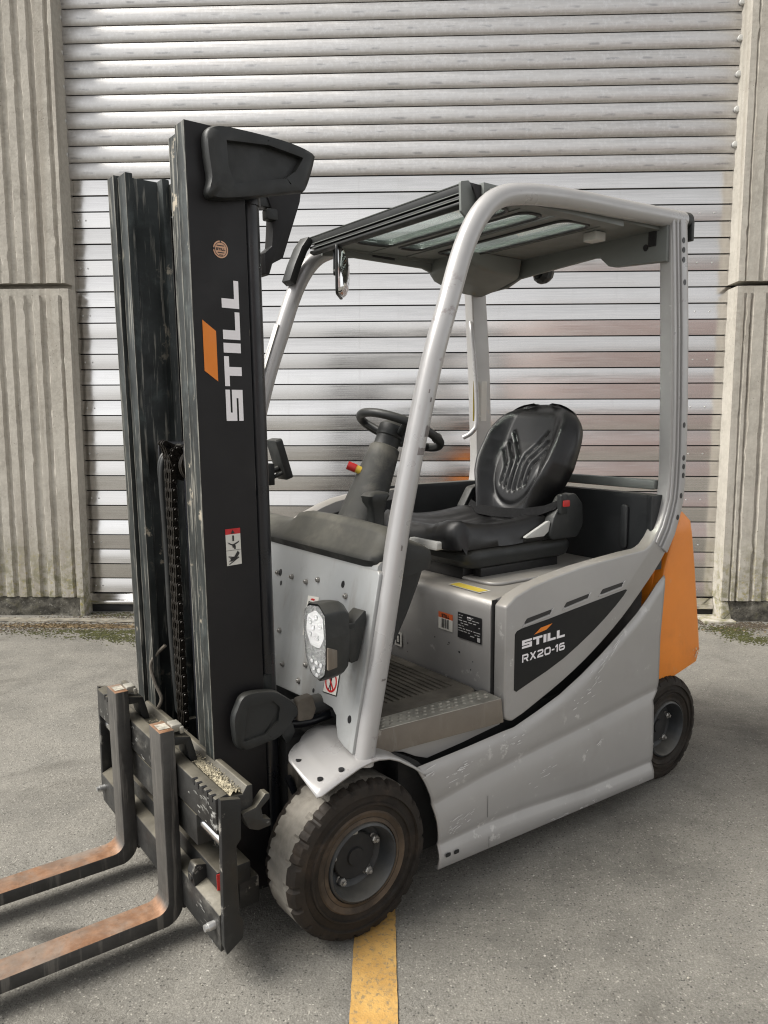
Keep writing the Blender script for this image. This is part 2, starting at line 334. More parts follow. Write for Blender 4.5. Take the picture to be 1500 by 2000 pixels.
tag(g.build("painted_line", line_paint(), smooth=0), "worn yellow line painted on the asphalt under the front tyre", "road marking")

# ---------------------------------------------------------------- warehouse wall
WA = R(-2.3)
wall = empty("warehouse_wall", (0, 5.55, 0), WA)          # local: x along the wall, -y towards the camera
tag(wall, "ribbed grey concrete warehouse wall flanking the metal shutter", "wall")
def concrete(name, moss):
    t = NT(name)
    c = t.mix(t.ramp(t.noise(3.5, 7, 0.65), 0.28, 0.72), (0.315,0.293,0.252), (0.425,0.40,0.35))
    c = t.mix(t.ramp(t.noise(30, 6, 0.7), 0.35, 0.7, 0.0, 0.6), c, (0.50,0.472,0.415))
    runs = t.ramp(t.noise(9, 6, 0.6, t.coord((1, 1, 0.05))), 0.5, 0.7, 0.0, 0.5); c = t.mix(runs, c, (0.235,0.207,0.168))
    pits = t.n("ShaderNodeTexVoronoi"); pits.inputs['Scale'].default_value = 48; t.l(t.tc.outputs['Object'], pits.inputs['Vector'])
    pit = t.math('MULTIPLY', t.ramp(pits.outputs['Distance'], 0.16, 0.05), t.ramp(t.noise(5, 3), 0.5, 0.62)); c = t.mix(pit, c, (0.10,0.088,0.07))
    if moss:
        gm = t.n("ShaderNodeNewGeometry"); s = t.n("ShaderNodeSeparateXYZ"); t.l(gm.outputs['Position'], s.inputs[0])
        low = t.ramp(s.outputs[2], 0.75, 0.1); f = t.math('MULTIPLY', low, t.ramp(t.noise(13, 7, 0.7), 0.42, 0.62))
        c = t.mix(t.math('MULTIPLY', f, 0.75), c, (0.13,0.125,0.045))
        f2 = t.math('MULTIPLY', low, t.ramp(t.noise(40, 5, 0.7), 0.55, 0.65)); c = t.mix(t.math('MULTIPLY', f2, 0.6), c, (0.30,0.25,0.06))
    t.l(c, t.b.inputs['Base Color']); t.set('Roughness', 0.92)
    hb = t.math('ADD', t.noise(70, 6, 0.7), t.math('MULTIPLY', pit, -1.2)); t.bump(hb, 0.45, 0.006); return t.mat
m_conc_up = concrete("cast_concrete", False); m_conc_lo = concrete("mossy_cast_concrete", True)
def plinthmat():
    t = NT("plinth_stone"); c = t.mix(t.ramp(t.noise(14, 7, 0.7), 0.35, 0.68), (0.045,0.042,0.034), (0.15,0.14,0.115))
    c = t.mix(t.ramp(t.noise(55, 5, 0.7), 0.58, 0.7, 0, 0.8), c, (0.30,0.29,0.26)); c = t.mix(t.ramp(t.noise(7, 6, 0.6), 0.55, 0.7, 0, 0.6), c, (0.09,0.085,0.03))
    t.l(c, t.b.inputs['Base Color']); t.set('Roughness', 0.95); t.bump(t.noise(35, 7, 0.7), 0.9, 0.015); return t.mat
m_plinth = plinthmat()
m_plinth2 = M('weathered_kerb', (0.17,0.155,0.125), 0.95, 0, 0.4, 14, dirt=(0.06,0.055,0.04), dirt_amt=0.85, dirt_s=9, bump=0.8, bs=60)
def rib_profile(grooves, s0, s1, front, depth):
    """plan outline along s with tapered grooves: list of (s, off)"""
    pts = [(s0, front)]
    for a, b in grooves:
        pts += [(a, front), (a+0.014, front-depth), (b-0.012, front-depth), (b, front)]
    pts.append((s1, front)); return pts
def panel(name, grooves, s0, s1, h0, h1, front, back, mat, jag, flat_top=0.0, depth=0.020):
    rnd = random.Random(jag); prof = rib_profile(grooves, s0, s1, front, depth)
    nh = max(4, int((h1-h0)/0.045)); g = G(); rows = []
    for k in range(nh+1):
        h = h0 + (h1-h0)*k/nh; row = []
        for i, (s, o) in enumerate(prof):
            inside = 0 < i < len(prof)-1
            oo = front if (flat_top and h > h1-flat_top) else o
            js = rnd.gauss(0, 0.0014) if inside else 0.0
            if inside and rnd.random() < 0.03: js += rnd.choice((-1, 1))*rnd.uniform(.004,.010)
            row.append((s+js, -(oo + rnd.gauss(0, 0.0012)), h))
        row = [(s0, -back, h)] + row + [(s1, -back, h)]
        rows.append(row)
    g.loft(rows, cap=True, closed=True)
    return g.build(name, mat, wall, smooth=25)
def grooves_left(known, lim, seed):
    rnd = random.Random(seed); out = list(known); s = known[0][0]
    while s > lim:
        b = s - rnd.choice((0.05, 0.062, 0.075)); a = b - rnd.choice((0.045, 0.055, 0.06)); out.insert(0, (a, b)); s = a
    return out
def grooves_right(known, lim, seed):
    rnd = random.Random(seed); out = list(known); s = known[-1][1]
    while s < lim:
        a = s + rnd.choice((0.05, 0.062, 0.08)); b = a + rnd.choice((0.04, 0.055)); out.append((a, b)); s = b
    return out
LU = grooves_left([(-2.475,-2.419),(-2.371,-2.323),(-2.254,-2.218)], -7.9, 1)
LL = grooves_left([(-2.60,-2.556),(-2.498,-2.432),(-2.389,-2.338),(-2.255,-2.226)], -7.9, 2)
RU = grooves_right([(2.415,2.432),(2.505,2.55)], 7.9, 3)
RL = grooves_right([(2.425,2.445),(2.466,2.492),(2.565,2.60)], 7.9, 4)
panel("concrete_panel", LU, -8.1, -2.197, 2.362, 6.0, 0.175, 0.05, m_conc_up, 11)
panel("concrete_panel", LL, -8.1, -2.180, 0.140, 2.325, 0.165, 0.05, m_conc_lo, 12, flat_top=0.055)
panel("concrete_panel", RU, 2.376, 8.1, 2.335, 6.0, 0.175, -0.05, m_conc_up, 13)
panel("concrete_panel", RL, 2.378, 8.1, 0.150, 2.305, 0.165, -0.05, m_conc_lo, 14, flat_top=0.05)
G().box((-8.1,-0.05,0.0),(-2.20,0.10,6.0)).box((2.39,0.05,0.0),(8.1,0.15,6.0)).build("backing_wall", m_conc_up, wall, smooth=0)
G().box((-2.2,-0.16,4.9),(2.376,0.25,6.0)).build("lintel", m_conc_up, wall, bevel=0.01)
def rough_block(name, a, b, mat, seed, amp=0.008, step=0.05):
    rnd = random.Random(seed); nx = int((b[0]-a[0])/step)+1; nz = 5; g = G()
    def fn(u, v):
        h = a[2]+(b[2]-a[2])*v; return (a[0]+(b[0]-a[0])*u, a[1]+rnd.gauss(0, amp), h+(rnd.gauss(0, amp*0.4) if 0 < v < 1 else 0))
    g.grid(nx, nz, fn); o = len(g.v)
    g.add([(a[0],a[1],b[2]),(b[0],a[1],b[2]),(b[0],b[1],b[2]),(a[0],b[1],b[2])], [(0,1,2,3)])
    g.add([(b[0],a[1],a[2]),(b[0],b[1],a[2]),(b[0],b[1],b[2]),(b[0],a[1],b[2])], [(0,1,2,3)])
    g.add([(a[0],a[1],a[2]),(a[0],b[1],a[2]),(a[0],b[1],b[2]),(a[0],a[1],b[2])], [(0,1,2,3)])
    return g.build(name, mat, wall, smooth=30)
rough_block("plinth", (-8.1,-0.150,-0.02), (-2.215,0.0,0.136), m_plinth, 5)
rough_block("plinth", (2.40,-0.150,-0.02), (8.1,0.0,0.146), m_plinth, 6)
# jamb foot below the right panel edge and the concrete kerb strip along the base
G().prism([(2.379,-.02),(2.47,-.02),(2.43,.14),(2.384,.152)], lambda a,b,d: (a,d,b), -0.16, 0.05).build("jamb_foot", m_conc_lo, wall, bevel=0.008)
G().box((-2.215,-0.155,-0.02),(-2.182,0.05,0.139)).build("jamb_foot", m_conc_lo, wall, bevel=0.004)
tag(rough_block("kerb_strip", (-8.1,-0.33,-0.02), (-1.5,-0.24,0.006), m_plinth2, 8, 0.006), None)
# patch of cream filler and the rust streak on the right wall, pale repair on the left
# ---------------------------------------------------------------- roller shutter
shutter = empty("roller_shutter", (0, 5.55, 0), WA)
tag(shutter, "closed aluminium roller shutter of many horizontal slats behind the forklift", "roller shutter")
def slatmat(curved):
    t = NT("mill_aluminium_curved" if curved else "mill_aluminium_flat")
    oi = t.n("ShaderNodeObjectInfo")
    co = t.coord((0.9, 30, 30)); st = t.noise(3.0, 5, 0.6, co)
    cm = t.n("ShaderNodeCombineXYZ"); t.l(t.math('MULTIPLY', oi.outputs['Random'], 57.0), cm.inputs[0]); t.l(t.math('MULTIPLY', oi.outputs['Random'], 31.0), cm.inputs[2])
    ad = t.n("ShaderNodeVectorMath"); ad.operation = 'ADD'; t.l(t.tc.outputs['Object'], ad.inputs[0]); t.l(cm.outputs[0], ad.inputs[1])
    base = (0.52,0.51,0.50) if curved else (0.63,0.62,0.61)
    c = t.mix(t.ramp(st, 0.3, 0.7), base, tuple(q*1.13 for q in base)); c = t.mix(t.ramp(oi.outputs['Random'], 0.0, 1.0, 0.0, 0.85), c, t.mix(1.0, c, (0.84,0.83,0.82), 'MULTIPLY'))
    c = t.mix(t.ramp(t.noise(14.0, 4, 0.6, t.coord((1.0, 1.0, 0.02))), 0.56, 0.75, 0.0, 0.22), c, (0.42,0.40,0.37))
    c = t.mix(t.ramp(t.noise(2.2, 6, 0.65, ad.outputs[0]), 0.45, 0.75, 0, 0.35), c, (0.55,0.535,0.51))
    if curved:   # rub marks where the slats roll over each other, in short dashes along the crown
        mp = t.n("ShaderNodeMapping"); mp.inputs['Scale'].default_value = (7.0, 1, 55.0); t.l(ad.outputs[0], mp.inputs['Vector'])
        nz = t.noise(1.0, 3, 0.5, mp.outputs[0])
        sp = t.n("ShaderNodeSeparateXYZ"); t.l(t.tc.outputs['Object'], sp.inputs[0])
        ctr = t.math('ADD', t.math('MULTIPLY', oi.outputs['Random'], 0.045), 0.026)
        wv = t.math('SINE', t.math('ADD', t.math('MULTIPLY', sp.outputs[0], 26.0), t.math('ADD', t.math('MULTIPLY', oi.outputs['Random'], 40.0), t.math('MULTIPLY', t.noise(1.7, 2, 0.5, ad.outputs[0]), 7.0))))
        dash = t.math('MULTIPLY', t.ramp(wv, 0.25, 0.85), t.ramp(nz, 0.42, 0.58))
        band = t.ramp(t.math('ABSOLUTE', t.math('SUBTRACT', sp.outputs[2], ctr)), 0.011, 0.003)
        c = t.mix(t.math('MULTIPLY', t.math('MULTIPLY', dash, band), 0.6), c, (0.25,0.25,0.26))
        haze_ = t.ramp(t.noise(40, 5, 0.7), 0.45, 0.7, 0, 0.35); c = t.mix(haze_, c, (0.72,0.72,0.72))
        t.l(t.ramp(st, 0.3, 0.7, 0.38, 0.5), t.b.inputs['Roughness'])
    else:
        t.l(t.ramp(st, 0.3, 0.7, 0.15, 0.24), t.b.inputs['Roughness'])
    t.l(c, t.b.inputs['Base Color']); t.set('Metallic', 1.0)
    t.bump(t.noise(1.3, 3, 0.5, ad.outputs[0]), 0.05, 0.03)
    return t.mat
m_slat, m_slat_c = slatmat(False), slatmat(True)
m_gap = M("shutter_gap", (0.02,0.02,0.02), 0.8)
S0, S1, PF, PC = -2.26, 2.40, 0.1093, 0.1115
def slat_mesh(prof, mat, nm):
    g = G(); NX = 24
    g.loft([[(S0+(S1-S0)*k/NX, o, h) for o, h in prof] for k in range(NX+1)], cap=True, closed=True)
    return g.build(nm, mat, shutter, smooth=32)
def flat_prof(tilt, bow):
    w = PF; h0, h1 = 0.0045, w-0.0035; pts = []
    for k in range(7):
        u = k/6; h = h0+(h1-h0)*u; pts.append((-bow*math.sin(math.pi*u) + math.tan(tilt)*(h-w/2), h))
    tp, bt = pts[-1], pts[0]
    pts += [(tp[0]+0.006, tp[1]+0.0022), (tp[0]+0.018, tp[1]+0.001), (bt[0]+0.018, bt[1]), (bt[0]+0.005, bt[1]-0.002)]
    return pts
protos = {}
def slat(kind, h):
    key = kind
    if key not in protos:
        if kind == 'c':
            pr = [(-0.0125*math.sin(math.pi*k/12)**0.7, 0.004+(PC-0.006)*k/12) for k in range(13)] + [(0.012, PC-0.003), (0.012, 0.005)]
            o = slat_mesh(pr, m_slat_c, "slat")
        else:
            o = slat_mesh(flat_prof(*kind), m_slat, "slat")
        protos[key] = o; o.location = (0, 0, h); return o
    return dup(protos[key], (0, 0, h))
hb = 0.140; rs = random.Random(3)
kinds = {0: [(R(6.7), 0.0012), (R(8.0), 0.0012), (R(5.2), 0.001)], 1: [(R(-0.9), 0.0006), (R(0.3), 0.0006), (R(-1.9), 0.0006)]}
rivet0 = None
for k in range(27):
    z = hb + k*PF
    o = slat(kinds[k % 2 if k < 19 else (0 if k % 3 else 1)][rs.randrange(3)], z)
    if k % 3 == 0:
        for s in (-2.10, -2.155, 2.16, 2.26):
            if rivet0 is None:
                rivet0 = G().lathe([(0.0001,-0.004),(0.0045,-0.0032),(0.0062,0.0),(0.006,0.004)], (0,0,0), 12, 'Y').build("rivet", m_brush, o)
                rv = rivet0; rv.location = (s, -0.001, PF*0.48)
            else: rv = dup(rivet0, (s, -0.001, PF*0.48), o)
lock0 = None
for k in range(17):
    z = hb + 27*PF + k*PC
    o = slat('c', z)
    if k % 2 == 1:
        for s in (-2.216, 2.368):
            if lock0 is None:
                lock0 = G().lathe([(0.0001,-0.020),(0.016,-0.018),(0.021,-0.010),(0.021,0.0)], (0,0,0), 20, 'Y').build("end_lock", m_lgrey, o); lk = lock0; lk.location = (s, -0.016, PC*0.45)
            else: dup(lock0, (s, -0.016, PC*0.45), o)
G().prism([(0.010,0.056),(-0.030,0.056),(-0.033,0.062),(-0.031,0.085),(-0.022,0.090),(-0.004,0.132),(0.010,0.137)], lambda a,b,d: (d,a,b), S0+0.02, S1-0.02).build("bottom_rail", m_slat, shutter, bevel=0.002)
G().box((S0+0.02,-0.016,-0.004),(S1-0.02,0.008,0.055)).build("rubber_seal", m_dark, shutter, bevel=0.004)
G().box((S0-0.05,0.03,0.0),(S1+0.05,0.06,5.1)).build("curtain_back", m_gap, shutter, smooth=0)
G().box((2.25,-0.22,-0.01),(2.47,-0.02,0.018)).build("threshold_slab", m_conc_lo, wall, bevel=0.006)
# ---------------------------------------------------------------- brick building across the yard, behind the camera: seen as pink reflections in the right-hand slats
def brickmat():
    t = NT("pale_red_brick"); b = t.n("ShaderNodeTexBrick"); b.inputs['Scale'].default_value = 4.0
    b.inputs['Color1'].default_value = (0.74,0.50,0.46,1); b.inputs['Color2'].default_value = (0.80,0.58,0.54,1); b.inputs['Mortar'].default_value = (0.7,0.62,0.58,1)
    t.l(t.coord((1,1,1), (R(90),0,0)), b.inputs['Vector']); t.l(b.outputs[0], t.b.inputs['Base Color']); t.set('Roughness', 0.9); return t.mat
bb = empty("brick_building", (11.5, -17.0, 0.0)); tag(bb, "red brick building across the yard, mirrored as pink in the right-hand shutter slats", "building")
G().box((-8.0,-7.0,0.0),(9.0,0.0,6.6)).build("wall", brickmat(), bb, smooth=0)
G().prism([(-7.4,6.6),(-3.5,8.6),(0.4,6.6)], lambda a, b, d: (d, a, b), -8.3, 9.3).build("roof", m_grey_under, bb, smooth=0)
w0 = None
for fz in (1.0, 4.0):
    for k in range(5):
        p = (-6.6+3.4*k, 0.0, fz)
        if w0 is None: w0 = G().box((0,-0.05,0),(1.3,0.03,1.6)).build("window", m_mirror, bb, smooth=0); w0.location = p
        else: dup(w0, p)

# ================================================================ FORKLIFT  (local: +x to the rear, -y the side facing the camera)
FL = empty("forklift", (-0.3827, 2.4146, 0.0), R(36.55))
tag(FL, "silver grey electric forklift with black mast, rusty forks and orange counterweight", "forklift")
T = 0.018
def sh(x, y, z): return (x - T*z, y, z)
XZ = lambda y: (lambda a, b, d: (a, y - d, b))            # side plane, d outwards to the camera side
YZ = lambda x: (lambda a, b, d: (x - d, a, b))            # plane facing the front
XY = lambda z: (lambda a, b, d: (a, b, z + d))

# ---------------------------------------------------------------- lettering
def stroke(poly, w):
    """ribbon quads with mitred joints along a polyline"""
    P = [Vector(p) for p in poly]; n = len(P); closed = (P[0]-P[-1]).length < 1e-6
    if closed: P = P[:-1]; n -= 1
    L, Rr = [], []
    for i in range(n):
        a = P[i-1] if (i > 0 or closed) else None; b = P[(i+1) % n] if (i < n-1 or closed) else None
        d1 = (P[i]-a).normalized() if a is not None else (b-P[i]).normalized()
        d2 = (b-P[i]).normalized() if b is not None else d1
        n1 = Vector((-d1.y, d1.x)); n2 = Vector((-d2.y, d2.x)); m = (n1+n2)
        m = m.normalized() / max(0.4, m.normalized().dot(n1)); L.append(P[i]+m*w/2); Rr.append(P[i]-m*w/2)
    return [[tuple(L[i]), tuple(L[(i+1) % n]), tuple(Rr[(i+1) % n]), tuple(Rr[i])] for i in range(n if closed else n-1)]
def glyph(ch):
    """(polygons, width) in units of the letter height; wide heavy face"""
    v, t = 0.40, 0.26
    if ch == 'S':
        w = 1.5; return [[(0,0),(w,0),(w,.63),(v,.63),(v,.74),(w,.74),(w,1),(0,1),(0,.37),(w-v,.37),(w-v,.26),(0,.26)]], w
    if ch == 'T':
        w = 1.42; c = w/2; return [[(c-.21,0),(c+.21,0),(c+.21,.72),(w,.72),(w,1),(0,1),(0,.72),(c-.21,.72)]], w
    if ch == 'I': return [[(0,0),(.46,0),(.46,1),(0,1)]], .46
    if ch == 'L': return [[(0,0),(1.3,0),(1.3,.28),(.44,.28),(.44,1),(0,1)]], 1.3
    if ch == 'R':
        return stroke([(.11,0),(.11,.89),(.88,.89),(.99,.80),(.99,.55),(.88,.45),(.30,.45)], .22) + [[(.62,.34),(.90,.34),(1.14,0),(.86,0)]], 1.14
    if ch == 'X': return [[(0,0),(.30,0),(.60,.36),(.90,0),(1.2,0),(.75,.51),(1.17,1),(.87,1),(.60,.67),(.33,1),(.03,1),(.45,.51)]], 1.2
    if ch == '2': return stroke([(.05,.80),(.18,.89),(.88,.89),(.98,.80),(.98,.62),(.88,.52),(.24,.36),(.12,.22),(.12,.11),(1.09,.11)], .22), 1.1
    if ch == '0': return stroke([(.26,.11),(.92,.11),(1.06,.25),(1.06,.75),(.92,.89),(.26,.89),(.12,.75),(.12,.25),(.26,.11)], .22), 1.18
    if ch == '-': return [[(0,.36),(.5,.36),(.5,.56),(0,.56)]], .5
    if ch == '1': return [[(.25,0),(.49,0),(.49,1),(.27,1),(0,.82),(0,.62),(.25,.72)]], .49
    if ch == '6': return stroke([(1.0,.80),(.88,.89),(.26,.89),(.12,.75),(.12,.22),(.24,.11),(.92,.11),(1.03,.22),(1.03,.44),(.92,.54),(.13,.54)], .22), 1.14
    return [], 0.5
def word(txt, gap):
    out, x = [], 0.0
    for ch in txt:
        ps, w = glyph(ch); out += [[(a+x, b) for a, b in p] for p in ps]; x += w + gap
    return out, x - gap
def text_on(name, txt, P, org, u, v, length, height, mat, parent, gap=0.16, d=0.0):
    """lettering laid on a plane: origin, reading direction u and letter-up direction v in plane coordinates"""
    ps, w = word(txt, gap); g = G()
    for p in ps: g.flat([(org[0]+u[0]*a*length/w+v[0]*b*height, org[1]+u[1]*a*length/w+v[1]*b*height) for a, b in p], P, d)
    return g.build(name, mat, parent, smooth=0)

# ---------------------------------------------------------------- wheels
def wheel(name, x, yo, rad, width, side, lugs, rim_r, parent=FL, bead=None):
    """side -1: outer face towards -y"""
    c = (x, 0.0, rad)
    def A(y): return yo - side*y            # y measured inwards from the outer face
    w = width
    prof = [(rim_r*1.05, A(0.030)), (rim_r*1.12, A(0.008)), (rad*0.70, A(0.005)), (rad*0.715, A(-0.001)), (rad*0.735, A(-0.001)), (rad*0.75, A(0.006)), (rad*0.83, A(0.008)), (rad*0.845, A(0.001)),
            (rad*0.90, A(0.004)), (rad*0.955, A(0.008)), (rad*0.985, A(0.018)), (rad, A(0.034)), (rad*1.002, A(0.05)), (rad*1.002, A(w*0.5)), (rad*1.002, A(w-0.05)), (rad, A(w-0.034)), (rad*0.985, A(w-0.018)), (rad*0.93, A(w-0.004)), (rad*0.7, A(w-0.004)), (rim_r, A(w-0.03))]
    N = lugs*10
    def fn(k, t, r, a):
        ph = (t/(2*math.pi)*lugs) % 1.0; far = k in (14, 15, 16); near = k in (9, 10, 11)
        if far: ph = (ph+0.5) % 1.0
        if near or far:
            gdep = 0.009 if ph < 0.11 else 0.0
            sip = 0.004 if (0.52 < ph < 0.60) else 0.0
            r -= (gdep+sip) * (1.0 if k in (10, 11, 15, 16) else 0.5)
            if k == 9: a = a - side*(gdep*0.55)
        r += 0.0012*math.sin(t*3+k)
        return r, a
    g = G(); o0 = len(g.f); g.lathe(prof, c, N, 'Y', 0, fn)
    for i in range(len(g.f)):
        ring = i // N
        if 11 <= ring <= 14: g.m[i] = 1
    wh = g.build(name, [m_rubber, m_tread], parent, smooth=30)
    g = G(); g.lathe([(rim_r*1.36, A(0.008)), (rim_r*1.30, A(0.002)), (rim_r*1.16, A(0.008)), (rim_r*1.06, A(0.004)), (rim_r*1.02, A(0.016)), (rim_r*1.02, A(0.05)), (rim_r*1.3, A(0.05))], c, 64); g.build("bead_ring", bead or m_rustband, wh, smooth=40)
    g = G(); g.lathe([(rim_r*1.05, A(0.012)), (rim_r*1.02, A(0.001)), (rim_r*0.97, A(-0.002)), (rim_r*0.93, A(0.004)), (rim_r*0.88, A(0.022)), (rim_r*0.83, A(0.052)), (rim_r*0.70, A(0.060)), (0.001, A(0.060)), (0.001, A(0.09)), (rim_r*0.9, A(0.09))], c, 64); g.build("rim", m_rim, wh, smooth=40)
    g = G(); hr = rim_r*0.62
    g.lathe([(hr, A(0.061)), (hr, A(0.050)), (hr*0.95, A(0.047)), (hr*0.40, A(0.046)), (hr*0.36, A(0.040)), (hr*0.1, A(0.040)), (0.001, A(0.040)), (0.001, A(0.062))], c, 48); g.build("hub", m_dark, wh, smooth=40)
    b0 = None
    for k in range(5):
        t = 2*math.pi*k/5 + 0.35; p = (x + rim_r*0.70*math.cos(t), 0, rad + rim_r*0.70*math.sin(t))
        if b0 is None:
            g = G(); g.lathe([(0.016, A(0.060)), (0.016, A(0.056)), (0.0125, A(0.055)), (0.0125, A(0.044)), (0.0105, A(0.0415)), (0.006, A(0.041)), (0.006, A(0.034)), (0.001, A(0.033))], (0,0,0), 6); b0 = g.build("wheel_nut", m_bolt, wh, smooth=20); b0.location = p
        else: dup(b0, p)
    return wh
wheel("front_wheel", 0.0, -0.550, 0.2254, 0.172, -1, 22, 0.108)
wheel("front_wheel", 0.0, 0.550, 0.2254, 0.172, 1, 22, 0.108)
wheel("rear_wheel", 1.506, -0.4926, 0.2102, 0.135, -1, 24, 0.108, bead=m_rubber)
wheel("rear_wheel", 1.506, 0.4926, 0.2102, 0.135, 1, 24, 0.108, bead=m_rubber)

# ---------------------------------------------------------------- chassis
g = G(); g.box((0.20,-0.44,0.10),(1.30,0.44,0.47)); g.box((-0.05,-0.34,0.13),(0.25,0.34,0.45)); g.box((0.62,-0.43,0.42),(1.40,0.43,0.80)); g.box((1.25,-0.33,0.14),(1.75,0.33,0.40))
g.tube([(0,-0.40,0.2254),(0,0.40,0.2254)], 0.075, 16); g.tube([(1.506,-0.40,0.2102),(1.506,0.40,0.2102)], 0.05, 16)
g.box((-0.10,-0.30,0.28),(-0.02,-0.16,0.52)); g.box((-0.10,0.16,0.28),(-0.02,0.30,0.52))
g.build("chassis", m_dark, FL, bevel=0.012)
# axle casting, hoses and tilt gear seen behind the fender
m_dusty = M("dusty_casting", (0.12,0.105,0.085), 0.8, 0.1, 0.3, 9, dirt=(0.035,0.03,0.026), dirt_amt=0.7, dirt_s=8, bump=0.4)
g = G(); g.tube([(0.02,-0.36,0.30),(0.02,-0.18,0.30)], [0.12,0.095], 20); g.box((-0.09,-0.345,0.34),(0.10,-0.20,0.47)); g.tube([(-0.06,-0.30,0.20),(-0.06,-0.30,0.45)], 0.035, 12)
g.build("drive_axle", m_dusty, FL, bevel=0.012)
g = G(); g.tube(spline([(-0.11,-0.33,0.42),(-0.085,-0.335,0.36),(-0.05,-0.33,0.33),(-0.03,-0.33,0.38),(-0.03,-0.32,0.47)]), 0.011, 10); g.build("hydraulic_hose", m_tube_b, FL)
g = G(); g.tube(spline([(-0.10,-0.27,0.56),(-0.02,-0.28,0.545),(0.06,-0.28,0.55),(0.16,-0.27,0.56)]), 0.014, 10); g.tube(spline([(-0.10,-0.24,0.60),(0.0,-0.25,0.59),(0.14,-0.25,0.60)]), 0.012, 10); g.each("hydraulic_hose", m_tube_b, FL)
g = G(); g.tube([(-0.16,-0.30,0.605),(0.20,-0.30,0.60)], 0.028, 14); g.build("tilt_cylinder", m_trim, FL)
g = G(); g.prism(fillet([(-0.075,.575),(-0.025,.57),(-0.012,.60),(-0.025,.645),(-0.075,.64)], .012), XZ(-0.30), 0, 0.03); g.build("tilt_bracket", m_dusty, FL, bevel=0.006)
# ---------------------------------------------------------------- side skirts
def skirt(side):
    top = [(0.215,.424),(.30,.428),(.42,.434),(.564,.444),(.622,.446),(.73,.474),(.841,.507),(.95,.553),(1.054,.605),(1.155,.662),(1.254,.722),(1.32,.771),(1.374,.819),(1.419,.848)]
    c1 = [(.20,.284),(.278,.294),(.478,.323),(.706,.343),(.97,.366),(1.347,.405),(1.42,.41)]
    c2 = [(.20,.165),(.287,.165),(.482,.169),(.67,.162),(.981,.137),(1.347,.130),(1.42,.13)]
    bot = [(.28,.095),(1.366,.064)]
    fr = [(0.06,.300),(.095,.279),(.13,.288),(.18,.289),(.25,.283),(.317,.266),(.37,.243),(.42,.216),(.43,.213)]
    rr = [(.05,1.366),(.224,1.362),(.36,1.358),(.385,1.361),(.392,1.395),(.60,1.391),(.83,1.412),(.85,1.419)]
    rows = [("t", -.006, .500), ("t", -.001, .506), ("t", -.010, .514), ("t", -.05, .517), ("m", 0.5, .518), ("1", .040, .5185), ("1", .014, .5160), ("1", 0.0, .5115), ("1", -.007, .5135), ("1", -.034, .5205), ("1", -.060, .5255), ("m2", 0.5, .5265), ("2", .030, .5265), ("2", .010, .5245), ("2", 0, .5205), ("2", -.006, .5225), ("2", -.026, .530), ("2", -.040, .534), ("b", 0.0, .534), ("b", -.004, .530), ("b", -.004, .515)]
    NX = 90; vs_ = []
    for typ, dz, y in rows:
        for i in range(NX+1):
            u = i/NX; x = 0.215 + (1.415-0.215)*u
            for it in range(3):
                zt, z1, z2, zb = lerp(top, x), lerp(c1, x), lerp(c2, x), lerp(bot, x)
                z = {'t': zt+dz, 'm': (zt-.05+z1+.04)/2, '1': z1+dz, 'm2': (z1-.06+z2+.03)/2, '2': z2+dz, 'b': zb+dz}[typ]
                z = min(z, zt)
                x = lerp(fr, z) + (lerp(rr, z)-lerp(fr, z))*u
            fade = sstep(u, 0, .04)
            vs_.append((x, side*y, z))
    fs_ = [(j*(NX+1)+i, j*(NX+1)+i+1, (j+1)*(NX+1)+i+1, (j+1)*(NX+1)+i) for j in range(len(rows)-1) for i in range(NX)]
    g = G(); g.add(vs_, fs_); o = g.build("side_skirt", m_silver, FL, smooth=50)
    md = o.modifiers.new("thickness", 'SOLIDIFY'); md.thickness = 0.006; md.offset = -1 if side > 0 else -1
    g = G()
    for a, b in ((.318,.129),(.352,.127)): g.prism(rrect(a-.010,b-.006,a+.010,b+.006,.005), lambda p,q,d: (p, side*(.5355+d), q), 0, .001)
    g.each("slot_hole", m_dark, o, smooth=0)
    return o
sk = skirt(-1); skirt(1)
g = G()   # chipped paint on the skirt: raw marks with their own ragged outlines
rc = random.Random(21)
m_chip = M("bare_chip", (0.62,0.62,0.62), 0.5, 0.1, 0.1)
def chips(cx, cz, n, sx, sz, y, slant=0.0):
    for k in range(n):
        a = cx + rc.gauss(0, sx); b = cz + rc.gauss(0, sz) + slant*(a-cx); L_, H_ = rc.uniform(.003,.024)*rc.random()**.5, rc.uniform(.0006,.0024)
        m = 7; pts = []
        for i in range(m):
            t = 2*math.pi*i/m; rr = rc.uniform(.5, 1.1); u, w = L_*math.cos(t)*rr, H_*math.sin(t)*rr; pts.append((a+u, b+w+slant*u))
        g.flat(pts, XZ(y), 0.0015)
chips(.37,.372,16,.035,.016,-.5190,.1); chips(.335,.205,18,.02,.012,-.5275,.25); chips(.40,.225,10,.02,.012,-.5275,.3); chips(1.03,.555,12,.03,.020,-.5195,.6); chips(1.11,.62,12,.03,.012,-.5195,.8)
chips(.95,.47,12,.04,.02,-.5195,.2); chips(.74,.26,10,.05,.02,-.5275,.1); chips(1.02,.29,8,.02,.006,-.5275,.3); chips(.60,.40,8,.03,.01,-.519,.1); chips(.9,.085,10,.1,.004,-.5352,0); chips(.255,.40,6,.008,.008,-.519,.2)
g.build("paint_chips", m_chip, sk, smooth=0)["kind"] = "stuff"

g = G(); g.add([(.487,-.5285,.262),(.4885,-.5285,.262),(.4885,-.5285,.19),(.487,-.5285,.19)], [(0,1,2,3)]); g.add([(.487,-.5362,.13),(.4885,-.5362,.13),(.4885,-.5362,.094),(.487,-.5362,.094)], [(0,1,2,3)]); g.each('panel_seam', m_dark, sk, smooth=0)
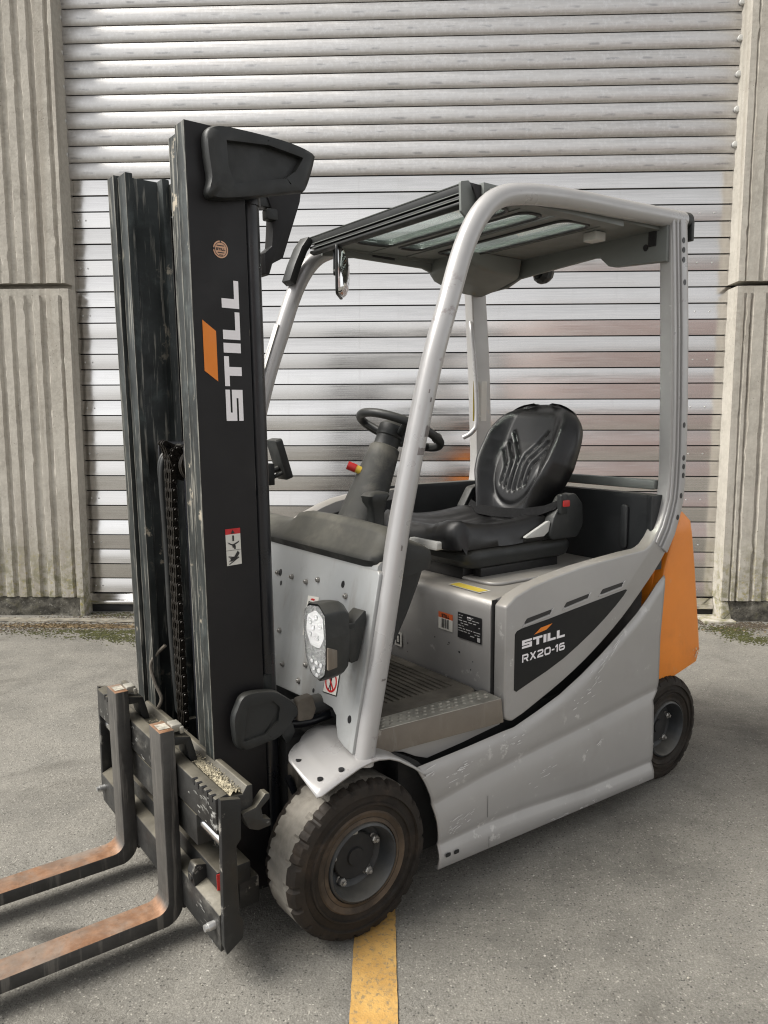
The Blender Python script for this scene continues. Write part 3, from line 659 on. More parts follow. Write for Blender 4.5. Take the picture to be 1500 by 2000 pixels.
# ---------------------------------------------------------------- side frames: sticker panel, sweeping arm and rear post in one casting
arm = [(.583,.487),(.619,.462),(.74,.500),(.864,.546),(.975,.596),(1.078,.652),(1.18,.716),(1.279,.791),(1.365,.862),(1.43,.927),(1.475,.993),(1.503,1.058),(1.522,1.12),(1.528,1.19),(1.529,1.32),(1.522,1.49),(1.505,1.75),(1.485,1.95),(1.465,2.145)]
inner = [(1.383,2.125),(1.398,1.90),(1.418,1.647),(1.430,1.42),(1.438,1.25),(1.433,1.16),(1.415,1.085),(1.383,1.020),(1.330,.968),(1.284,.953)]
toped = [(1.20,.950),(1.063,.941),(.93,.931),(.798,.914),(.70,.897),(.625,.874),(.583,.845)]
def side_frame(side):
    XO = 0.0 if side < 0 else -0.09
    P = lambda a, b, d: (a + XO, side*d, b)
    out = spline([(a, b, 0) for a, b in arm], 2); out = [(p[0], p[1]) for p in out]
    out += [(p[0], p[1]) for p in spline([(a, b, 0) for a, b in inner], 2)] + toped
    out = fillet(out, [0.03 if i in (0, 1) else 0.0 for i in range(len(out))], 3)
    g = G(); g.prism(out, P, 0.447, 0.500); fr = g.build("side_frame", m_silver, FL, bevel=0.014, seg=4)
    # raised ribs running up the post
    def rail(off0, off1, d0, d1):
        pa = arm[9:]; nn = len(pa); ring = []
        for i, (a, b) in enumerate(pa):
            q0, q1 = pa[max(i-1,0)], pa[min(i+1,nn-1)]; t = (Vector(q1)-Vector(q0)).normalized(); nrm = Vector((-t.y, t.x))
            p0 = Vector((a,b)) + nrm*off0; p1 = Vector((a,b)) + nrm*off1
            ring.append([P(p0.x,p0.y,d0), P(p0.x,p0.y,d1), P(p1.x,p1.y,d1), P(p1.x,p1.y,d0)])
        gg = G(); gg.loft(ring, True, True); return gg.build("post_rib", m_silver_clean, fr, bevel=0.004)
    rail(0.002, 0.040, 0.49, 0.509); rail(0.052, 0.060, 0.49, 0.507); rail(0.070, 0.084, 0.49, 0.5045)
    if side < 0:
        g = G()
        for a, b in [(1.443,2.068),(1.446,2.035),(1.449,2.001),(1.461,1.923),(1.499,1.407),(1.506,1.284),(1.508,1.251),(1.508,1.218),(1.500,1.141),(1.484,1.060)]:
            g.prism([(a+.0085*math.cos(2*math.pi*k/16), b+.0105*math.sin(2*math.pi*k/16)) for k in range(16)], XZ(-0.5088), -.004, .0012)
        g.each("plug_hole", m_blackprint, fr, smooth=0)
        for a, b, c_, d_ in ((.662,.783,.797,.803),(.853,.808,.988,.829),(1.043,.827,1.176,.845)):
            g = G(); g.prism(fillet([(a,b-.006),(c_-.012,d_-.010),(c_,d_+.004),(a+.018,b+.011)], .004), XZ(-0.4985), 0, 0.003); g.build("vent_slot", m_blackprint, fr, smooth=0)
            g = G(); g.prism(fillet([(a-.006,b-.013),(c_-.008,d_-.018),(c_+.012,d_+.010),(c_+.002,d_+.008),(c_-.010,d_-.012),(a,b-.008)], .002), XZ(-0.499), 0, 0.004); g.build("vent_lip", m_silver_clean, fr, bevel=0.0012)
        blk = [(.625,.562),(.64,.556),(.70,.574),(.78,.594),(.861,.622),(.935,.660),(1.01,.704),(1.075,.748),(1.135,.790),(1.19,.830),(1.165,.832),(1.06,.818),(.906,.796),(.78,.781),(.66,.766),(.635,.760),(.625,.746)]
        blk = [(.6245,.566),(.634,.559),(.70,.578),(.78,.600),(.861,.627),(.935,.659),(1.01,.695),(1.075,.731),(1.135,.768),(1.178,.798),(1.199,.817),(1.19,.820),(1.06,.806),(.906,.790),(.78,.776),(.655,.765),(.634,.760),(.6245,.750)]
        g = G(); g.prism(blk, XZ(-0.500), 0.0, 0.0018); dec = g.build("logo_decal", m_panelblack, fr, smooth=0)
        g = G(); g.flat([(.711,.7355),(.770,.7425),(.799,.7595),(.742,.7535)], XZ(-0.500), 0.0028); g.build("logo_mark", m_orangeprint, dec, smooth=0)
        text_on("lettering", "STILL", XZ(-0.500), (.655,.6975), (1,.028), (0,1), .207, .0275, m_white, dec, 0.17, 0.0028)
        text_on("lettering", "RX20-16", XZ(-0.500), (.657,.6515), (1,.032), (0,1), .207, .026, m_white, dec, 0.18, 0.0028)
    return fr
side_frame(-1); side_frame(1)

# ---------------------------------------------------------------- battery hood, floor and step
g = G(); hp = []
for a, b in fillet([(.578,.478),(.572,.862),(1.40,.866),(1.40,.800),(.640,.800),(.640,.478)], [0,.045,0.0,0.0,0.0,0.0], 8): hp.append((a, b))
g.prism(hp, lambda a, b, d: (a, d, b), -0.440, 0.440); hood = g.build("battery_hood", m_silver, FL, bevel=0.004)
g = G(); g.box((.576,-.4462,.480),(.600,-.4412,.858)); g.build("hood_seam", m_dark, hood, bevel=0.002)
g = G(); g.prism(rrect(.70,-.33,1.20,.33,.06,6), XY(.862), 0.0, .014); g.build("hood_rise", m_silver, hood, bevel=0.008, seg=3)
g = G(); g.flat([(.602,-.355),(.645,-.355),(.650,-.205),(.607,-.205)], XY(.862), 0.003); g.flat([(.598,-.362),(.651,-.362),(.656,-.198),(.603,-.198)], XY(.862), 0.002, 1); g.build("warning_sticker", [m_yellowprint, m_paper], hood, smooth=0)
YZh = YZ(0.5735)
def hz(y0, y1, z0, z1): return [(y0,z0),(y1,z0),(y1,z1),(y0,z1)]
g = G(); g.flat(hz(-.404,-.288,.703,.790), YZh, .0025); pl = g.build("rating_plate", m_blackprint, hood, smooth=0)
g = G(); rl = random.Random(4)
for r_ in range(9):
    y = -.293
    while y > -.392:
        L_ = rl.uniform(.005,.020)
        if rl.random() < .6 and not (r_ > 6 and y > -.33): g.flat(hz(max(y-L_,-.398), y, .780-r_*.0088, .7825-r_*.0088), YZh, .0034)
        y -= L_ + rl.uniform(.003,.008)
g.flat(hz(-.398,-.384,.708,.722), YZh, .0034)
g.build("plate_print", M("grey_print", (0.35,0.35,0.35), 0.5), pl, smooth=0)
text_on("lettering", "STILL", YZh, (-.335,.7775), (-1,0), (0,1), .022, .005, m_white, pl, .2, .0036)
g = G(); g.flat(hz(-.262,-.188,.712,.752), YZh, .0022); g.flat(hz(-.262,-.188,.752,.772), YZh, .0022, 1)
for k in range(9): g.flat(hz(-.206-k*.0045-rl.uniform(.0012,.0032), -.206-k*.0045, .718, .750), YZh, .003, 2)
ps = g.build("barcode_sticker", [m_paper, M("orange_red_print", (0.55,0.11,0.03), 0.5), m_blackprint], hood, smooth=0)
text_on("lettering", "STILL", YZh, (-.206,.755), (-1,0), (0,1), .040, .012, m_blackprint, ps, .2, .0032)
g = G(); g.flat(hz(.020,.062,.592,.646), YZh, .0022); g.flat(hz(.029,.053,.600,.638), YZh, .003, 1); g.flat(hz(.035,.047,.607,.631), YZh, .0036); g.build("pictogram_sticker", [m_paper, m_blackprint], hood, smooth=0)
g = G()
for k in range(8):
    a, b, s_ = rc.uniform(-.38,.0), rc.uniform(.58,.68), rc.uniform(.002,.005)
    g.flat([(a+s_*math.cos(2*math.pi*i/7)*rc.uniform(.6,1.3), b+s_*math.sin(2*math.pi*i/7)*rc.uniform(.6,1.4)) for i in range(7)], YZh, .002)
g.build("scuff_marks", m_blackprint, hood, smooth=0)["kind"] = "stuff"
# floor plate, ribbed mat, checker step
g = G(); g.box((.10,-.42,.44),(.60,.44,.540)); fl = g.build("floor_plate", m_dark, FL)
g = G(); g.prism(fillet([(.095,-.405),(.565,-.412),(.568,.42),(.095,.42)], [.0,.06,.02,.02], 6), XY(.540), 0, .012); mt = g.build("floor_mat", m_mat, fl, bevel=0.003)
g = G()
for k in range(17):
    x = .13 + k*.024
    if x < .53: g.box((x,-.32,.551),(x+.011,.40,.5565))
g.each("mat_rib", m_mat, mt, bevel=0.0025)
g = G(); stp = [(.075,-.505),(.566,-.505),(.572,-.455),(.566,-.408),(.075,-.398)]
stp = [(.080,-.470),(.565,-.503),(.572,-.42),(.566,-.408),(.080,-.398)]
g.prism(stp, XY(.530), 0, .024); step = g.build("step_plate", m_step, fl, bevel=0.003)
lug0 = None
for r_ in range(3):
    for k in range(15):
        x = .10 + k*.031 + (r_ % 2)*.015; y = -.415 - r_*.020 - (x-.08)/.485*.012
        if x > .555: continue
        if lug0 is None:
            lug0 = G().ball((0,0,0), .006, 5, (1.3,1,.55)).build("tread_lug", m_step, step); lug0.location = (x, y, .554)
        else: dup(lug0, (x, y, .554))
g = G(); g.add([(.080,-.472,.552),(.565,-.505,.552),(.572,-.510,.474),(.080,-.488,.486),(.080,-.460,.552),(.565,-.493,.552),(.572,-.498,.474),(.080,-.476,.486)], [(0,1,2,3),(4,7,6,5),(0,4,5,1),(1,5,6,2),(2,6,7,3),(3,7,4,0)])
g.build("step_face", m_stepface, fl, bevel=0.003)
g = G(); lowp = [(.068,.500),(.568,.482),(.590,.472),(.585,.455),(.42,.436),(.28,.425),(.235,.443),(.19,.468),(.13,.487),(.075,.495)]
g.prism(lowp, XZ(-.458), 0, .022); g.build("sill_panel", m_silver, FL, bevel=0.004)

# ---------------------------------------------------------------- counterweight
def cw_ring(z):
    xf = lerp([(.38,1.470),(.60,1.440),(.85,1.475),(1.0,1.53),(1.07,1.575)], z); xr = lerp([(.38,1.738),(.50,1.742),(.747,1.70),(.95,1.665),(1.03,1.640),(1.07,1.60)], z); pts = []
    hw = lerp([(.38,.465),(.43,.475),(1.03,.470),(1.07,.455)], z)
    return fillet([(xf,-hw),(xr,-hw),(xr+.16,-.25),(xr+.20,0),(xr+.16,.25),(xr,hw),(xf,hw)], [.012,.03,.05,.05,.05,.03,.012], 4)
g = G(); rings = []
for z in (.386,.394,.49,.56,.70,.85,.98,1.03,1.055,1.066):
    r_ = cw_ring(z)
    if z < .42: r_ = [(a, b) for a, b in r_]
    rings.append([(a, b, z + (0.0 if z > .42 else (a-1.47)*.20)) for a, b in r_])
g.loft(rings); cw = g.build("counterweight", m_orange, FL, smooth=38)
g = G()
for k in range(26):
    a, b, s_ = rc.gauss(1.716,.012), .462+abs(rc.gauss(0,.020)), rc.uniform(.0015,.006)
    if a < 1.735: g.flat([(a+s_*math.cos(2*math.pi*i/7)*rc.uniform(.5,1.3), b+s_*math.sin(2*math.pi*i/7)*rc.uniform(.6,1.6)) for i in range(7)], XZ(-.4765), .0)
g.build("paint_chips", M("bare_primer", (0.62,0.45,0.30), .6, 0, .3, 80), cw, smooth=0)["kind"] = "stuff"
g = G(); g.box((1.46,-.43,.42),(1.62,.43,1.05)); g.build("counterweight_core", m_orange, FL, bevel=0.02)

# ---------------------------------------------------------------- rear and far cabin trim
g = G(); rp = fillet([(1.37,-.475),(1.388,-.44),(1.40,-.2),(1.40,.2),(1.385,.43),(.70,.455),(.70,.485),(1.45,.485),(1.45,-.475)], [.01,.02,.1,.1,.06,.01,.01,.02,.01], 5)
rings = [[(a, b, z) for a, b in rp] for z in (.86, 1.0, 1.130, 1.146)]
g.loft(rings); rt = g.build("rear_cabin_trim", m_trim, FL, bevel=0.006)
g = G(); g.prism(rrect(-.36,.93,-.325,1.10,.017,6), YZ(1.39), 0, .010); g.build("trim_groove", m_trim, rt, bevel=0.004)
g = G(); g.box((1.42,-.445,1.163),(1.455,.445,1.20)); g.build("rear_crossbar", m_grey_under, FL, bevel=0.008)
g = G(); g.loft([[(x, y, z) for x, y, z in ((x0, .44, zt-.10), (x0, .44, zt-.01), (x0, .455, zt), (x0, .485, zt), (x0, .495, zt-.012), (x0, .495, zt-.10))] for x0, zt in ((.30,.99),(.36,1.03),(.43,1.062),(.50,1.09),(.56,1.108),(.63,1.120),(.72,1.130),(.85,1.140),(.96,1.147))]); g.build("side_trim", m_silver, rt, smooth=40)
g = G(); g.loft([[(x0, .43, .90), (x0, .43, zt-.03), (x0, .445, zt-.03), (x0, .445, .90)] for x0, zt in ((.40,1.03),(.50,1.075),(.63,1.10),(.96,1.13))]); g.build("side_lining", m_trim, rt)

# ---------------------------------------------------------------- front sheet, fender, posts
def fx(z): return -0.005 + 0.2*(z-0.52)
FPl = lambda a, b, d: (fx(b) - d, a, b)
fp = [(-.500,.520),(-.455,.528),(-.42,.540),(-.402,.575),(-.396,.596),(-.372,.610),(-.300,.612),(-.262,.612),(-.240,.596),(-.05,.586),(.05,.586),(.24,.596),(.262,.612),(.372,.610),(.396,.596),(.402,.575),(.42,.540),(.455,.528),(.500,.520),(.495,1.010),(.485,1.020),(-.485,1.020),(-.495,1.010)]
g = G(); g.prism(fp, FPl, 0.0, -0.014); front = g.build("front_sheet", m_panelgrey, FL, bevel=0.004)
g = G(); g.loft([[(fx(1.018)+a, y, 1.018+b) for a, b in ((0,0),(.002,.012),(.012,.022),(.030,.026),(.030,.006),(.016,0))] for y in (-.484,.484)]); g.build("sheet_lip", m_panelgrey, front, smooth=50)
bolt0 = None
for y, z in [(-.044,.931),(-.133,.930),(-.198,.947),(-.355,.926),(-.020,.755),(-.204,.691),(-.178,.636),(-.07,.66),(.05,.93),(-.30,.86)]:
    if bolt0 is None:
        g = G(); g.lathe([(.0115,.0),(.0115,-.003),(.0085,-.0035),(.0085,-.010),(.0065,-.012),(.0035,-.012),(.0035,-.009),(.0005,-.009)], (0,0,0), 12, 'X'); bolt0 = g.build("sheet_bolt", m_bolt, front); bolt0.location = (fx(z), y, z)
    else: dup(bolt0, (fx(z), y, z))
for o_ in [bolt0] + [c for c in front.children if c.name.startswith('sheet_bolt') and c is not bolt0]: o_.scale = (.8, .78, .78)
g = G()
for y, z, r_ in [(-.331,.956,.008),(-.464,.606,.0085),(.034,.932,.009),(-.265,.63,.005),(.02,.90,.006)]: g.prism([(y+r_*math.cos(2*math.pi*k/14), z+1.3*r_*math.sin(2*math.pi*k/14)) for k in range(14)], FPl, .0, .0012)
g.each("sheet_hole", m_blackprint, front, smooth=0)
g = G(); g.flat([(-.160,.772),(-.222,.780),(-.219,.898),(-.157,.892)], FPl, .002); st = g.build("inspection_sticker", m_paper, front, smooth=0)
text_on("lettering", "STILL", FPl, (-.166,.866), (-1,.06), (0,1), .044, .011, m_blackprint, st, .2, .003)
g = G(); g.flat([(-.176,.882),(-.196,.883),(-.200,.889),(-.181,.888)], FPl, .003)
for k in range(5): g.flat([(-.168,.856-k*.006),(-.205,.859-k*.006),(-.205,.861-k*.006),(-.168,.858-k*.006)], FPl, .003, 1)
ring = []
for k in range(13): t = math.pi*(.0)+2*math.pi*k/12; ring.append((-.188+.018*math.cos(t), .810+.022*math.sin(t)))
for q in stroke(ring, .005): g.flat(q, FPl, .003)
g.build("sticker_print", [m_redprint, M("grey_text", (0.3,0.3,0.3), 0.5)], st, smooth=0)
def fpq(y0, y1, z0, z1): return [(y0,z0+.10*(-y0-.316)),(y1,z0+.10*(-y1-.316)),(y1,z1+.10*(-y1-.316)),(y0,z1+.10*(-y0-.316))]
g = G(); g.flat(fpq(-.388,-.316,.640,.712), FPl, .002, 1); g.flat(fpq(-.3855,-.3185,.643,.709), FPl, .0028); ps = g.build("prohibition_sticker", [m_paper, m_blackprint], front, smooth=0)
g = G()
for q in stroke([(-.352+.027*math.cos(2*math.pi*k/20), .680+.027*math.sin(2*math.pi*k/20)) for k in range(20)] + [(-.325,.680)], .006): g.flat(q, FPl, .0036)
for q in stroke([(-.368,.662),(-.334,.699)], .006): g.flat(q, FPl, .0042)
for q in stroke([(-.345,.655),(-.350,.675),(-.356,.655)], .005) + stroke([(-.350,.672),(-.351,.692)], .008): g.flat(q, FPl, .0032, 1)
g.build("sticker_print", [m_redprint, m_blackprint], ps, smooth=0)

# fender over the near front wheel
def fender(side):
    tab = [(-.140,.452),(-.120,.462),(-.078,.477),(-.011,.499),(.03,.505),(.057,.505),(.095,.497),(.128,.482),(.184,.444),(.226,.409)]
    NU, NV = 40, 8; g = G()
    def fn(u, v):
        x = -.140 + .366*u; yi = lerp([(-.14,.388),(-.128,.366),(-.105,.352),(-.085,.345),(-.083,.352),(-.07,.335),(-.04,.318),(.0,.312),(.23,.40)], x)
        z = lerp(tab, x); yo = lerp([(-.14,.535),(-.13,.545),(.23,.540)], x)
        y = yo + (yi-yo)*v; return (x, side*y, z + .030*v*sstep(x, .16, -.10) + .018*v)
    g.grid(NU, NV, fn); o = g.build("fender", m_silver_clean, FL, smooth=50)
    md = o.modifiers.new("thickness", 'SOLIDIFY'); md.thickness = .006; md.offset = 0
    g = G()
    for x, y in ((-.118,.405),(-.05,.515),(-.108,.500)):
        z = fn((x+.14)/.366, (.545-y)/.2)[2]; g.prism([(x+.008*math.cos(2*math.pi*k/14), side*(y+.008*math.sin(2*math.pi*k/14))) for k in range(14)], XY(z+.0035), -.004, .0035)
    g.each("fender_hole", m_blackprint, o, smooth=0)
    return o
fender(-1); fender(1)
g = G(); arch = [(.30,.30),(.27,.37),(.215,.425),(.14,.470),(.05,.487),(-.05,.475)]
g.loft([[(a,-.50,b),(a,-.36,b),(a+.012,-.36,b+.012),(a+.012,-.50,b+.012)] for a, b in arch]); g.loft([[(a,.50,b),(a,.36,b),(a+.012,.36,b+.012),(a+.012,.50,b+.012)] for a, b in arch]); g.box((-.02,-.365,.16),(.31,-.355,.47)); g.each("wheel_arch_liner", m_dark, FL)

# A-posts bending into the roof rails
def apost(side):
    yp = lambda z: side*lerp([(.5,.500),(1.2,.493),(2.0,.477),(2.2,.475)], z)
    pts = [(.030,.485),(.052,.60),(.095,.80),(.135,1.0),(.172,1.18),(.230,1.40),(.287,1.60),(.346,1.76),(.392,1.885),(.430,1.963),(.468,2.018),(.515,2.062),(.575,2.090),(.645,2.105),(.735,2.116),(.90,2.127),(1.086,2.133),(1.30,2.141),(1.475,2.147)]
    path = spline([(a, yp(b), b) for a, b in pts], 3)
    g = G(); g.tube(path, .0315, 20); o = g.build("overhead_guard_rail", m_silver_clean, FL, smooth=50)
    # lower inner flange of the roof rail
    return o
ra = apost(-1); rb = apost(1)
g = G()   # dark scuffs on the near post
def post_pt(z, ang):
    x = lerp([(.485,.030),(.80,.095),(1.18,.172),(1.6,.287),(1.885,.392)], z); y = -lerp([(.5,.500),(1.2,.493),(2.0,.477)], z)
    return (x + .0322*math.cos(ang), y + .0322*math.sin(ang), z)
for z0, h, a0, a1 in ((1.385,.030,-1.5,-.9),(1.335,.022,-1.9,-1.1),(1.505,.012,-2.1,-1.9),(1.48,.015,-1.7,-1.55),(1.075,.016,-1.8,-1.65),(.72,.006,-1.7,-1.2)):
    m = 6; g.add([post_pt(z0 + h*j/2*rc.uniform(.7,1.1), a0+(a1-a0)*i/m) for j in range(3) for i in range(m+1)], [(j*(m+1)+i, j*(m+1)+i+1, (j+1)*(m+1)+i+1, (j+1)*(m+1)+i) for j in range(2) for i in range(m)])
g.build("scuff_marks", M("scuffed_paint", (0.16,0.145,0.14), .6, 0, .3, 40), ra, smooth=0)["kind"] = "stuff"
g = G(); g.loft([[(lerp([(1.58,.281),(1.88,.390)], z)-.033, .478+dy, z) for dy in (-.016,.016)] + [(lerp([(1.58,.281),(1.88,.390)], z)-.0345, .478+dy, z) for dy in (.016,-.016)] for z in (1.58,1.70,1.79)]); g.build("post_sticker", m_paper, rb, smooth=0)
g = G(); g.tube([(1.462,-.476,2.147),(1.512,-.476,2.150)], .030, 18); g.box((1.498,-.505,2.075),(1.516,-.44,2.150)); g.build("rail_end_cap", m_plastic, ra, bevel=0.004)

# ---------------------------------------------------------------- roof
def rz(x): return 2.088 + .022*(x-.5)
g = G(); wins = [(.548,.712),(.752,.862),(.955,1.112)]
def winpoly(x0, x1): return fillet([(x0,-.375),(x1,-.375),(x1,.285),(x0,.285)], [.05,.06,.055,.03], 6)
xs = [.515,.732,.908,1.16]
for (x0, x1), a0, a1 in zip(wins, xs, xs[1:]):
    ip = winpoly(x0, x1); outer = []
    cx, cy = (a0+a1)/2, -.025
    for x, y in ip:
        dx, dy = x-cx, y-cy; k = min(((a1-cx) if dx > 0 else (cx-a0))/max(1e-6, abs(dx)), (.435)/max(1e-6, abs(dy))); outer.append((cx+dx*k, cy+dy*k))
    m = len(ip)
    for zz in (0.0, .022): g.add([(x,y,rz(x)+zz) for x, y in outer] + [(x,y,rz(x)+zz) for x, y in ip], [(i,(i+1)%m,m+(i+1)%m,m+i) for i in range(m)])
    g.add([(x,y,rz(x)) for x, y in ip] + [(x,y,rz(x)+.022) for x, y in ip], [(i,(i+1)%m,m+(i+1)%m,m+i) for i in range(m)])
# corners left over by the radial fill, and the rear solid part
g.box((1.15,-.46,rz(1.15)),(1.40,.46,rz(1.15)+.022))
for a0 in xs[:3]:
    pass
for y in (-.46,.410): g.box((.50,y,rz(.5)-.002),(1.16,y+.05,rz(.5)+.030))
for a in xs: g.box((a-.012,-.44,rz(a)-.003),(a+.012,.44,rz(a)+.030))
roof = g.build("roof_panel", m_grey_under, FL, smooth=30)
for x0, x1 in wins:
    ip = winpoly(x0, x1); pr = [(x, y, rz(x)-.002) for x, y in ip]
    g = G(); g.tube(pr + [pr[0]], .006, 8, cap=False); g.build("window_seal", m_blackprint, roof)
    g = G(); g.prism(winpoly(x0-.004, x1+.004), lambda a, b, d: (a, b, rz(a)+.008+d), 0, .006); g.build("roof_pane", m_glass, roof, smooth=0)
# side beams and the notched rear apron
g = G(); g.prism([(.50,2.055),(.62,2.065),(1.0,2.062),(1.12,2.03),(1.36,2.02),(1.36,2.12),(.50,2.11)], XZ(.44), 0, .014); sb = g.build("roof_side_beam", m_grey_under, roof, bevel=.003)
g = G(); g.flat([(.735,2.078),(.848,2.076),(.848,2.106),(.735,2.107)], XZ(.4255), .0015); g.build("roof_label", m_blackprint, roof, smooth=0)
ap = fillet([(.47,2.12),(.47,1.990),(.30,2.000),(.226,2.027),(-.026,2.042),(-.175,2.050),(-.200,2.046),(-.240,2.010),(-.265,2.003),(-.490,1.990),(-.490,2.12)], [0,0,.02,.02,0,.02,.015,.015,.02,0,0], 3)
g = G(); g.prism(ap, YZ(1.385), 0, .016); g.prism([(-.485,1.990),(-.265,2.003),(-.265,2.03),(-.485,2.03)], YZ(1.395), .0, .02); g.build("roof_rear_apron", m_grey_under, roof, bevel=.003)
g = G(); g.prism([(-.405+.010*math.cos(k*.5), 2.050+.012*math.sin(k*.5)) for k in range(12)], YZ(1.368), 0, .003); g.prism([(-.448,2.05),(-.418,2.05),(-.418,2.105),(-.448,2.105)], YZ(1.368), 0, .006); g.each("apron_hole", m_blackprint, roof, smooth=0)
g = G(); g.prism(fillet([(1.18,-.27),(1.23,-.27),(1.235,-.33),(1.175,-.33)], .006), XY(2.10), -.03, 0); g.build("roof_bracket", m_lgrey, roof, bevel=.004)
# rounded housing in the far rear corner
g = G(); rings = []
for x, zb, y0, y1 in ((1.045,2.06,.36,.435),(1.05,2.05,.26,.445),(1.075,2.028,.20,.45),(1.15,2.006,.19,.455),(1.25,1.995,.19,.46),(1.345,1.990,.19,.46)):
    rings.append([(x, p, q) for p, q in fillet([(y0,2.10),(y0+.015,zb+.035),(y1-.12,zb),(y1,zb-.02),(y1,2.10)], [0,.03,.05,.03,0], 4, True)])
g.loft(rings); g.build("roof_housing", m_grey_under, roof, smooth=45)
# front visor: black louvred bar along the leading edge, bent down the far post
g = G()
for a, b in ((.421,-.427),):
    g.prism([(.440,2.112),(.470,2.122),(.520,2.122),(.520,2.110),(.482,2.106),(.482,2.058),(.458,2.048),(.440,2.054),(.440,2.063),(.458,2.063),(.458,2.070),(.440,2.070),(.440,2.079),(.458,2.079),(.458,2.086),(.440,2.086)], lambda p, q, d: (p, d, q), b, a)
vis = g.build("front_visor", m_plastic, FL, bevel=.002)
g = G(); g.prism(fillet([(.436,2.118),(.470,2.126),(.512,2.05),(.506,2.004),(.470,2.012),(.440,2.035)], .006), XZ(-.426), -.006, .004); g.build("visor_end_plate", m_grey_under, vis, bevel=.002)
g = G(); g.prism([(.4385,2.110),(.470,2.1235),(.470,2.126),(.437,2.1125)], lambda p, q, d: (p, d, q), -.424, .419); g.build("visor_lip", m_grey_under, vis)
for zz in (2.0855, 2.0695):
    g = G(); g.box((.4385,-.420,zz),(.4405,.415,zz+.0022)); g.build("visor_louvre", m_grey_under, vis)
g = G(); g.prism([(.47,2.112),(.56,2.115),(.60,2.110),(.56,2.06),(.50,2.03)], XZ(-.440), 0, .010); g.build("roof_corner_bracket", m_black, FL, bevel=.003)
g = G(); g.lathe([(.010,.0),(.010,-.008),(.006,-.009),(.006,-.016),(.0005,-.016)], (.525,-.450,2.098), 12, 'Y'); g.build("bracket_bolt", m_bolt, vis)
path = [(.455,.432,2.098),(.432,.445,2.060),(.405,.452,1.995),(.385,.457,1.935)]
g = G(); g.loft([[(x-.030,y-.030,z+.014),(x-.036,y+.022,z+.014),(x-.010,y+.030,z),(x-.004,y-.028,z)] for x, y, z in path]); g.build("visor_return", m_plastic, vis, bevel=.002)
# interior mirror
g = G(); rings = []
MC, MA = Vector((.492,.290,1.972)), R(-40)
def mp(x, y, z): return (MC.x + x*math.cos(MA) - y*math.sin(MA), MC.y + x*math.sin(MA) + y*math.cos(MA), MC.z + z)
for k in range(7):
    a = k/6*math.pi/2; s_ = math.cos(a)*.98+.02; rings.append([mp(.034*math.sin(a), p*s_, q*s_) for p, q in rrect(-.075,-.085,.075,.085,.02,4)])
g.loft(rings); mr = g.build("cabin_mirror", m_mirror, FL, smooth=60)
g = G(); g.prism(rrect(-.080,-.090,.080,.090,.022,4), lambda p, q, d: mp(-d, p, q), 0, .010); g.tube([mp(-.008,0,0), mp(-.026,0,0)], .012, 10); g.tube([mp(-.022,0,0), mp(-.022,.01,.10)], .006, 8); g.build("mirror_back", m_plastic, mr, bevel=.003)
# rear work lamp
g = G(); g.lathe([(.030,-.03),(.046,-.012),(.048,.01),(.036,.035),(.012,.046)], (1.455,.17,2.055), 10, 'X'); g.tube([(1.44,.18,2.035),(1.40,.18,2.09)], .018, 8); g.build("work_lamp", m_plastic, FL, smooth=25)
# grab handle on the far rear post
g = G(); g.tube(spline([(1.30,.452,1.86),(1.285,.425,1.80),(1.30,.412,1.60),(1.305,.410,1.42),(1.285,.418,1.37),(1.262,.45,1.345)]), .011, 10); g.build("grab_handle", m_silver_clean, FL)
g = G(); g.flat([(1.293,1.42),(1.318,1.42),(1.318,1.60),(1.293,1.60)], XZ(.424), .002, 0); g.flat([(1.345,1.42),(1.378,1.42),(1.378,1.60),(1.345,1.60)], XZ(.424), .002, 1); g.build("post_sticker", [m_yellowprint, m_paper], FL, smooth=0)

# ---------------------------------------------------------------- dash, steering
g = G(); rings = []
for y, s_, hh in ((-.482,.72,.0),(-.474,.88,.3),(-.455,.97,.65),(-.42,1,.85),(-.30,1,.95),(-.15,1,1.0),(-.02,1,.98),(.03,1,.80),(.07,1,.35),(.11,1,.15),(.25,1,.10),(.47,1,.10)):
    sec = [(.090,1.030),(.080,1.044),(.086,1.058),(.108,1.068+.004*hh),(.135,1.086+.034*hh-.012*(1-hh)),(.150,1.092+.045*hh-.015*(1-hh)),(.175,1.090+.047*hh-.012*(1-hh)),(.215,1.082+.022*hh),(.275,1.072),(.305,1.055),(.312,1.030),(.300,1.000),(.20,.985),(.11,.995)]
    cx, cz = .20, 1.03
    rings.append([(cx+(x-cx)*s_, y, cz+(z-cz)*(.75+.25*s_)) for x, z in sec])
g.loft(rings); cowl = g.build("dash_cowl", m_cowl, FL, smooth=50)
g = G(); g.loft([[(a, b, z) for a, b in fillet([(x0,-yn),(x1,-yn),(x1,.42),(x0,.42)], .03, 3)] for z, x0, x1, yn in ((1.01,.125,.300,.455),(.95,.12,.285,.445),(.86,.11,.255,.43),(.74,.09,.205,.41),(.55,.06,.17,.38))]); g.build("dash_column", m_trim, FL, smooth=45)
def ring_at(c, ax, ru, rv, n=20):
    ax = Vector(ax).normalized(); u = Vector((0,1,0)); v = ax.cross(u).normalized()
    return [tuple(Vector(c)+u*ru*math.cos(2*math.pi*k/n)+v*rv*math.sin(2*math.pi*k/n)) for k in range(n)]
AX = (.155,0,.33)
g = G(); g.loft([ring_at((.352,.0,1.04),AX,.100,.070), ring_at((.375,0,1.10),AX,.092,.064), ring_at((.420,.0,1.20),AX,.080,.058), ring_at((.462,0,1.29),AX,.068,.052), ring_at((.480,0,1.330),AX,.060,.050), ring_at((.483,0,1.336),AX,.050,.044)]); sc_ = g.build("steering_column", m_cowl, FL, smooth=50)
